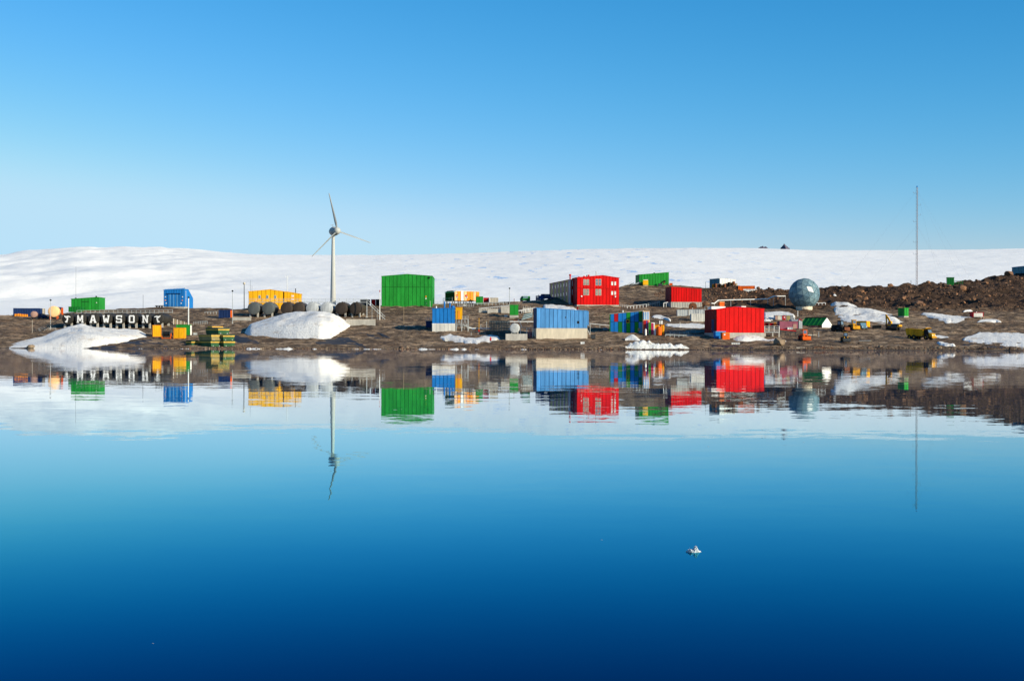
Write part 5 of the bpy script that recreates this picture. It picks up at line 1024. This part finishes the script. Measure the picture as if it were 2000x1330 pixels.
# ---------------------------------------------------------------- vehicles
def wheel(t_, x, y, r, w_=.45, rim='machine_yellow', parent=None):
    o = t_.add('wheel', lathe([(r * .5, -w_ / 2), (r * .9, -w_ / 2), (r, -w_ * .3), (r, w_ * .3), (r * .9, w_ / 2), (r * .5, w_ / 2)], 18, 'y'), 'tyre', True, parent); o.location = (x, y, r)
    obj('rim', lathe([(.1, -w_ / 2 - .02), (r * .45, -w_ / 2 + .02), (r * .5, w_ / 2 + .01), (.1, w_ / 2 + .02)], 14, 'y'), rim, o, True)
    return o
t_ = T('dump_truck', 'big yellow dump truck parked nose to the right on the flat ground', 'truck', 1795, 663, -38, face=True); 
for x in (-3.6, -1.9, 2.6):
    for y in (.1, 2.4): wheel(t_, x, y, .85, .6)
t_.add('chassis', box(-4.4, 3.6, .6, 1.9, .8, 1.2), 'black')
t_.add('bed', prism([(-4.7, 1.5), (-3.6, 1.25), (1.0, 1.25), (1.5, 2.0), (1.5, 3.3), (-5.0, 3.7), (-5.2, 3.3)], -.1, 2.6), 'machine_yellow')
for x in (-3.2, -1.8, -.4): t_.add('bed_rib', box(x - .1, x + .1, -.2, -.1, 1.35, 3.3), 'machine_yellow')
t_.add('bed_canopy', prism([(1.5, 3.1), (2.6, 3.6), (2.6, 3.72), (1.4, 3.32)], -.1, 2.6), 'machine_yellow')
cab = t_.add('cab', prism([(1.7, 1.2), (3.3, 1.2), (3.3, 2.2), (2.9, 3.2), (1.7, 3.2)], .3, 2.2), 'black'); obj('windscreen', [([(3.33, .45, 2.25), (3.33, 2.05, 2.25), (2.96, 2.05, 3.1), (2.96, .45, 3.1)], [(0, 1, 2, 3)])], 'glass', cab)
t_.add('bonnet', prism([(3.3, 1.0), (4.6, 1.0), (4.5, 1.9), (3.3, 2.15)], .4, 2.1), 'machine_yellow'); t_.add('bumper', box(4.6, 4.85, .1, 2.4, .6, 1.1), 'machine_yellow')
for y in (.5, 1.7): t_.add('headlight', box(4.56, 4.64, y, y + .35, 1.3, 1.6), 'white')
t_ = T('excavator', 'yellow excavator with raised boom at the foot of the snow field', 'excavator', 1741, 646, -25, face=True)
for y in (0, 1.9): t_.add('track', prism([(-1.9, .1), (-1.6, 0), (1.6, 0), (1.9, .25), (1.9, .7), (1.6, .95), (-1.6, .95), (-1.9, .7)], y, y + .55), 'tyre')
t_.add('undercarriage', box(-1.2, 1.2, .5, 1.95, .4, .98), 'dark_steel'); t_.add('house', prism([(-1.3, 1.05), (2.0, 1.05), (2.15, 2.0), (1.2, 2.25), (-.2, 2.25), (-.2, 1.6), (-1.3, 1.6)], .1, 2.4), 'dark_steel')
cab = t_.add('cab', prism([(-1.35, 1.6), (-.2, 1.6), (-.2, 3.1), (-1.1, 3.1), (-1.45, 2.3)], .1, 1.1), 'machine_yellow'); obj('window', box(-1.15, -.4, .05, .1, 2.1, 2.9), 'glass', cab); t_.add('counterweight', prism([(2.0, 1.1), (2.7, 1.3), (2.6, 1.9), (2.1, 2.0)], .1, 2.4), 'machine_yellow')
t_.add('boom', prism([(-.9, 1.7), (-.4, 1.9), (-1.6, 4.2), (-2.5, 5.3), (-2.75, 5.0), (-2.0, 3.9)], 1.3, 1.75), 'machine_yellow'); t_.add('stick', prism([(-2.8, 5.4), (-2.35, 5.3), (-2.25, 2.2), (-2.6, 2.2)], 1.35, 1.7), 'machine_yellow')
t_.add('bucket', prism([(-2.7, 2.2), (-2.1, 2.2), (-1.75, 1.2), (-2.0, .3), (-2.7, .1), (-2.45, 1.0)], 1.0, 2.1), 'rust'); t_.add('ram', tube([(-.9, 1.5, 2.0), (-2.1, 1.5, 4.2)], .09), 'galv')
def loader(name, label, px, py, yaw, body='machine_yellow', s=1.0, blade=None, cabm='machine_yellow'):
    t_ = T(name, label, 'loader', px, py, yaw, face=True); t_.e.scale = (s, s, s)
    for x in (-1.4, 1.4):
        for y in (0, 1.9): wheel(t_, x, y, .75, .55, body)
    t_.add('chassis', box(-2.2, 1.9, .3, 1.6, .6, 1.1), 'dark_steel'); t_.add('bonnet', prism([(-2.5, 1.0), (-.3, 1.0), (-.3, 1.9), (-2.4, 1.75)], .3, 1.6), body)
    cab = t_.add('cab', prism([(-.3, 1.0), (1.0, 1.0), (1.1, 1.9), (.9, 3.0), (-.2, 3.0)], .35, 1.55), cabm); obj('window', box(-.05, .8, .3, .35, 1.9, 2.8), 'glass', cab); obj('window', [([(1.12, .5, 1.95), (1.12, 1.4, 1.95), (.95, 1.4, 2.85), (.95, .5, 2.85)], [(0, 1, 2, 3)])], 'glass', cab); obj('cab_roof', box(-.35, 1.05, .25, 1.65, 3.0, 3.12), body, cab)
    for y in (.35, 1.4): t_.add('lift_arm', prism([(.9, 1.5), (1.2, 1.7), (2.9, .6), (2.7, .35)], y, y + .18), body)
    t_.add('bucket', prism([(2.6, .15), (3.6, .1), (3.7, .2), (2.9, .35), (2.85, 1.15), (2.65, 1.2)], -.2, 2.1), blade or body)
    for y in (.5, 1.3): t_.add('headlight', box(1.0, 1.08, y - .08, y + .08, 1.55, 1.7), 'white')
    return t_
loader('wheel_loader', 'black wheel loader in shade beside the white gable of the green roofed hut', 1635, 648, -40, 'black', 1.15, 'rust', 'black')
loader('wheel_loader', 'yellow wheel loader left of the blue grey van', 1661, 645, -70, 'machine_yellow', 1.05)
loader('wheel_loader', 'orange loader with broad orange blade turned to the water', 1564, 664, -75, 'orange', 1.1, 'orange', 'orange')
loader('tractor', 'small yellow tractor on the open ground near the water', 1645, 669.5, -80, 'machine_yellow', .95, 'dark_steel', 'black')
def car(name, label, cat, px, py, yaw, mat, prof, L=4.6, Wd=1.9, glass=True):
    t_ = T(name, label, cat, px, py, yaw, face=True); t_.add('body', prism(prof, 0, Wd), mat)
    for x in (-L * .3, L * .3):
        for y in (.1, Wd - .1): wheel(t_, x, y, .36, .25, 'galv')
    if glass:
        zt = max(z for x, z in prof); t_.add('side_window', box(-L * .28, L * .18, -.02, 0, zt * .62, zt * .92), 'glass'); t_.add('windscreen', [([(L * .3, .15, zt * .6), (L * .3, Wd - .15, zt * .6), (L * .235, Wd - .2, zt * .93), (L * .235, .2, zt * .93)], [(0, 1, 2, 3)])], 'glass')
        for y in (.15, Wd - .45): t_.add('headlight', box(L * .5 - .02, L * .5 + .03, y, y + .3, .75, .95), 'white')
    return t_
VAN = [(-2.3, .35), (2.3, .35), (2.3, 1.0), (1.55, 1.15), (1.1, 2.05), (.9, 2.15), (-2.2, 2.15), (-2.3, 1.1)]
car('van', 'blue grey van parked before the yellow container', 'van', 1678, 645, -68, 'van_blue', VAN)
car('truck', 'dark green box truck on the skyline left of the red house wing', 'truck', 1027, 586.5, 20, 'deep_green', [(-1.8, .4), (1.8, .4), (1.8, 2.2), (-1.2, 2.2), (-1.8, 1.2)])
car('tracked_carrier', 'dark blue vehicle on the skyline right of the box truck', 'vehicle', 1050, 586, -70, 'navy', VAN)
car('tracked_carrier', 'dark blue vehicle nearest the red house wing on the skyline', 'vehicle', 1069, 585, 15, 'navy', VAN)
car('quad_bike', 'dark low vehicle behind the pale orange round tank', 'vehicle', 85, 621, 20, 'navy', [(-1.4, .4), (1.4, .4), (1.3, 1.0), (.3, 1.2), (.1, 1.8), (-1.3, 1.8)], 3)
t_ = T('digger_arm', 'black digger arm before the green hilltop building', 'digger', 1292, 560); t_.add('arm', tube([(t_.u(1286), 0, 0), (t_.u(1293), 0, t_.z(551)), (t_.u(1299), 0, t_.z(548)), (t_.u(1298), 0, t_.z(553))], .3), 'black'); t_.add('base', prism([(-1.6, -.2), (.4, -.2), (.2, 1.0), (-1.3, 1.1)], -.6, .8), 'dark_steel'); t_.add('bucket', prism([(1.0, .9), (1.5, 1.5), (1.1, 1.9), (.8, 1.5)], -.4, .4), 'rust')
t_ = T('scrap_heap', 'heap of white pipes and scrap left of the green hilltop building', 'scrap', 1236, 559.5)
for k in range(12): t_.add('pipe', tube([(t_.u(1222 + k * 1.5), random.uniform(-.5, .8), random.uniform(0, .4)), (t_.u(1234 + k * 1.8), random.uniform(-.5, .8), random.uniform(.3, 1.8))], .13), ('white', 'galv', 'dark_steel')[k % 3])
t_ = T('upright_drum', 'brown half drum leaning before the middle red shed', 'drum', 1353, 605); t_.add('shell', lathe([(1.45, -.5), (1.5, -.4), (1.5, .8), (1.4, .9)], 20, 'y'), 'rust', True).location = (0, 0, 1.2); t_.add('support', box(-.8, .8, -.3, .8, -.4, .1), 'timber')

# ---------------------------------------------------------------- small clutter
for px, py, h, m, lab in ((1576, 658, 1.6, 'dark_steel', 'short dark post right of the orange loader'), (1587, 659, 1.6, 'dark_steel', 'second short dark post right of the orange loader'), (1599, 659.5, 1.4, 'galv', 'third short post right of the orange loader, grey'), (1779, 559, 1.6, 'black', 'stubby black marker post on the ridge left of the mast'),
                      (1205, 590, 1.8, 'white', 'short white post at the right wall of the tall red house'), (1378, 561, 2.6, 'grey_steel', 'thin steel post on the ridge left of the white hut'), (1004, 590, 1.2, 'dark_red', 'short dark red post on the skyline behind the slim green cabin'), (1052, 586, 2.4, 'galv', 'thin post on the skyline between the dark blue vehicles'), (1328, 640, 1.5, 'offwhite', 'short pale post below the grey container'), (840, 600, 2.2, 'galv', 'thin grey post at the right corner of the big green shed')):
    t_ = T('marker_post', lab, 'post', px, py, 0, 'short posts about the station'); t_.add('post', [cyl((0, 0, -.4), (0, 0, h), .11, .08)], m, True); t_.add('cap', box(-.16, .16, -.16, .16, h, h + .15), m)
container('small white box on the ridge skyline right of the dome', 1642, 1647.5, 557.5, 562.5, 0, 1, 'white', name='crate', cat='crate')
container('orange frame box right of the green hilltop building', 1307, 1313.5, 553, 559, 0, 1.2, 'orange', name='crate', cat='crate')
container('brown crate between the loading dock and the mauve hut', 1512, 1521, 632, 638.5, 10, 1.5, 'rust', name='crate', cat='crate')
container('grey crate under the thick white light pole', 378, 385, 650, 655, 10, 1.2, 'galv', name='crate', cat='crate')
container('dark crate at the right end of the pale fence', 1352, 1360, 652, 657, 10, 1.2, 'dark_steel', name='crate', cat='crate')
container('small blue box on the slope left of the yellow marker', 921, 926, 641, 645, 0, 1, 'blue', name='crate', cat='crate')
container('pale box on the slope behind the blue shed flues', 905, 910, 594, 598, 0, 1, 'offwhite', name='crate', cat='crate')
for i, (px, py, yw, lab) in enumerate(((1585, 655, 15, 'low pile of grey planks right of the orange loader'), (1690, 668, -20, 'pile of dark planks on the flat ground below the black trailer'), (1205, 601, 5, 'pile of planks at the right foot of the tall red house'), (1168, 618, -8, 'pile of tan planks on the slope right of the pale blue shed'), (800, 640, 12, 'pile of planks on the open slope left of the blue shed'))):
    t_ = T('plank_pile', lab, 'planks', px, py, yw)
    for k in range(6): t_.add('plank', box(-1.6 + random.uniform(-.3, .3), 1.6 + random.uniform(-.3, .3), (k % 3) * .35, (k % 3) * .35 + .3, (k // 3) * .22 - .1, (k // 3) * .22 + .1), ('galv', 'timber', 'rust', 'beige')[(k + i) % 4])

rails('service_line', 'pipe on posts between the patchwork building and the middle red shed', 'pipe', [(1225, 603), (1262, 599)], 7, .9, 'white', r=.1, levels=(1,))
rails('service_line', 'grey pipe run along the foot of the large red shed shade', 'pipe', [(1300, 657), (1395, 661)], 12, .7, 'galv', r=.09, levels=(1, .6))
rails('service_line', 'pipe run on posts below the orange hut and small red container', 'pipe', [(925, 597), (990, 594)], 10, .9, 'galv', r=.09, levels=(1, .6))
rails('service_line', 'pipe run on posts along the slope above the pale blue shed', 'pipe', [(1012, 612), (1046, 606)], 6, 1.0, 'white', r=.09, levels=(1, .7))
rails('service_line', 'low pipe run left of the loading dock on the snow', 'pipe', [(1493, 626), (1516, 629)], 5, .8, 'dark_steel', r=.1, levels=(1,))
rails('service_line', 'low pipe run across the ground left of the yellow building', 'pipe', [(400, 613), (428, 612)], 6, .7, 'galv', r=.08, levels=(1,))
rails('service_line', 'pipe run between the dome foot and the snow field', 'pipe', [(1592, 594.5), (1612, 594)], 4, .5, 'white', r=.12, levels=(1,))
rails('stair_rail', 'steel railing at the right wall of the tall red house', 'railing', [(1211, 600), (1228, 602)], 5, 1.1, 'galv', r=.06)
container('red crate behind the loading dock rail', 1503, 1510, 631, 637.5, 0, 1.4, 'crimson', name='crate', cat='crate')
container('yellow crate behind the loading dock rail', 1511.5, 1516, 630, 637.5, 0, 1.4, 'amber', name='crate', cat='crate')
container('white crate left of the slim green cabin', 985, 991, 615, 619.5, 0, 1.2, 'white', name='crate', cat='crate')
container('rusty crate on the slope below the slim green cabin', 1003, 1010, 624, 628.5, 8, 1.2, 'rust', name='crate', cat='crate')
container('grey crate left of the patchwork building', 1178, 1186, 640, 645.5, 5, 1.4, 'galv', name='crate', cat='crate')
container('dark crate right of the mauve hut door', 1569, 1576, 644, 649, 0, 1.3, 'dark_steel', name='crate', cat='crate')

# ---------------------------------------------------------------- person by the snow patch
def person(px, py):
    D = gD(px, py); X = wx(px, D); zg = g1(X, D)
    J = {'pel': (0, 0, .95), 'wst': (0, 0, 1.1), 'chs': (0, 0, 1.32), 'nck': (0, -.01, 1.52), 'hd0': (0, -.02, 1.62), 'hd1': (0, -.03, 1.76)}
    E = [('pel', 'wst'), ('wst', 'chs'), ('chs', 'nck'), ('nck', 'hd0'), ('hd0', 'hd1')]; RD = {'pel': .16, 'wst': .155, 'chs': .19, 'nck': .07, 'hd0': .10, 'hd1': .105}
    for s_, n_, fw in ((-1, 'L', .12), (1, 'R', -.1)):
        J.update({'hip' + n_: (s_ * .1, 0, .88), 'kn' + n_: (s_ * .11, -.04 + fw * .3, .48), 'an' + n_: (s_ * .11, fw, .09), 'to' + n_: (s_ * .12, fw - .17, .04), 'sh' + n_: (s_ * .19, 0, 1.42), 'el' + n_: (s_ * .27, .03 - fw * .5, 1.14), 'wr' + n_: (s_ * .26, -.1 - fw * .5, .92), 'pa' + n_: (s_ * .26, -.13 - fw * .5, .84)})
        E += [('pel', 'hip' + n_), ('hip' + n_, 'kn' + n_), ('kn' + n_, 'an' + n_), ('an' + n_, 'to' + n_), ('chs', 'sh' + n_), ('sh' + n_, 'el' + n_), ('el' + n_, 'wr' + n_), ('wr' + n_, 'pa' + n_)]
        RD.update({'hip' + n_: .12, 'kn' + n_: .085, 'an' + n_: .065, 'to' + n_: .045, 'sh' + n_: .10, 'el' + n_: .07, 'wr' + n_: .05, 'pa' + n_: .04})
        p0 = Vector(J['pa' + n_])
        for f_ in range(4):
            a = p0 + Vector((0, -.03 + f_ * .02, -.02)); b_ = a + Vector((-s_ * .005, -.005, -.05 + abs(f_ - 1.5) * .008)); c_ = b_ + Vector((-s_ * .018, -.004, -.03))
            for q_, v_ in zip('abc', (a, b_, c_)): J[n_ + str(f_) + q_] = tuple(v_); RD[n_ + str(f_) + q_] = .009
            E += [(n_ + str(f_) + 'a', n_ + str(f_) + 'b'), (n_ + str(f_) + 'b', n_ + str(f_) + 'c')]
        a = p0 + Vector((0, -.03, .03)); b_ = a + Vector((-s_ * .015, -.035, -.03))
        J[n_ + 'ta'] = tuple(a); J[n_ + 'tb'] = tuple(b_); RD[n_ + 'ta'] = .011; RD[n_ + 'tb'] = .009; E.append((n_ + 'ta', n_ + 'tb'))
    ks = list(J); me = bpy.data.meshes.new('person'); me.from_pydata([J[k] for k in ks], [(ks.index(a), ks.index(b_)) for a, b_ in E], [])
    o = bpy.data.objects.new('person_tmp', me); col.objects.link(o); o.modifiers.new('s', 'SKIN'); o.modifiers.new('u', 'SUBSURF').levels = 1
    for i, k in enumerate(ks): v = me.skin_vertices[0].data[i]; v.radius = (RD[k], RD[k]); v.use_root = (k == 'pel' or k.endswith('a') and len(k) <= 3 and k != 'pa')
    dg = bpy.context.evaluated_depsgraph_get(); m2 = bpy.data.meshes.new_from_object(o.evaluated_get(dg)); bpy.data.objects.remove(o)
    m2.materials.clear()
    for n_ in ('trousers', 'jacket_red', 'skin'): m2.materials.append(MATS[n_])
    for p_ in m2.polygons:
        c = p_.center; p_.use_smooth = True
        p_.material_index = 2 if (c.z > 1.56 or (abs(c.x) > .2 and c.z < .9)) else (1 if c.z > .86 else 0)
    o = bpy.data.objects.new('person', m2); col.objects.link(o); o.location = (X, D, zg + .0); o.rotation_euler = (0, 0, R(25)); tag(o, 'person in a red jacket and dark trousers walking by the snow patch', 'person')
    h = obj('hood', lathe([(.13, 1.55), (.15, 1.66), (.14, 1.78), (.09, 1.86), (.02, 1.89)], 14), 'jacket_red', o, True); h.location = (0, .025, 0)
    for sx_ in (-.04, .04): obj('eye', box(sx_ - .012, sx_ + .012, -.143, -.125, 1.69, 1.705), 'black', o)
    obj('nose', prismx([(-.13, 1.64), (-.165, 1.65), (-.13, 1.69)], -.015, .015), 'skin', o); obj('mouth', box(-.025, .025, -.136, -.12, 1.61, 1.62), 'dark_red', o)
person(958, 669.5)

# ---------------------------------------------------------------- floating ice
Dc = CH * F / (1076.5 - 665); xc = wx(1356, Dc); mm = Dc / F
bm = bmesh.new(); bmesh.ops.create_icosphere(bm, subdivisions=4, radius=1)
from mathutils import noise as mnz
for v in bm.verts:
    d = 1 + .25 * mnz.noise(v.co * 1.7 + Vector((3, 1, 7))) + .25 * mnz.noise(v.co * 4); x, y, z = v.co * d
    X = x * 14 * mm; hgt = np.interp(X / mm, [-16, -13, -11, -9, -6, -2, -1, 0, 3, 5, 7, 9, 14, 18], [4, 6, 4, 6.5, 6, 4, 4.5, 8, 10.5, 11, 8, 4, 2.5, 1.5]) * mm
    v.co = (X, y * 11 * mm, (abs(z) ** .6 * (1 + .3 * mnz.noise(v.co * 4))) * hgt - .002 if z > 0 else z * 5 * mm)
me = bpy.data.meshes.new('ice_chunk'); bm.to_mesh(me); bm.free(); me.materials.append(MATS['chunk_ice'])
o = bpy.data.objects.new('ice_chunk', me); col.objects.link(o); o.location = (xc, Dc, 0.0); tag(o, 'small lump of clear white ice floating alone on the near water', 'ice')

for px, py, lab in ((1333, 855, 'tiny ice bit on the water below the large red shed, farther one'), (1384, 872, 'tiny ice bit on the water below the large red shed, nearer one'), (1570, 864, 'tiny ice bit on the water below the dome'), (1176, 1054, 'tiny ice bit on the near water left of the floating ice lump'), (300, 1256, 'tiny ice bit on the nearest water at lower left')):
    Dn = CH * F / (pe(px, py) - 665); r_ = 1.6 * Dn / F
    o = bpy.data.objects.new('ice_bit', rock_mesh('ice_bit', px, 1, 'chunk_ice', 0.5)); col.objects.link(o); o.scale = (r_ * 1.6, r_, r_ * .5); o.location = (wx(px, Dn), Dn, 0.0); tag(o, lab, 'ice', 'tiny ice bits on the water')
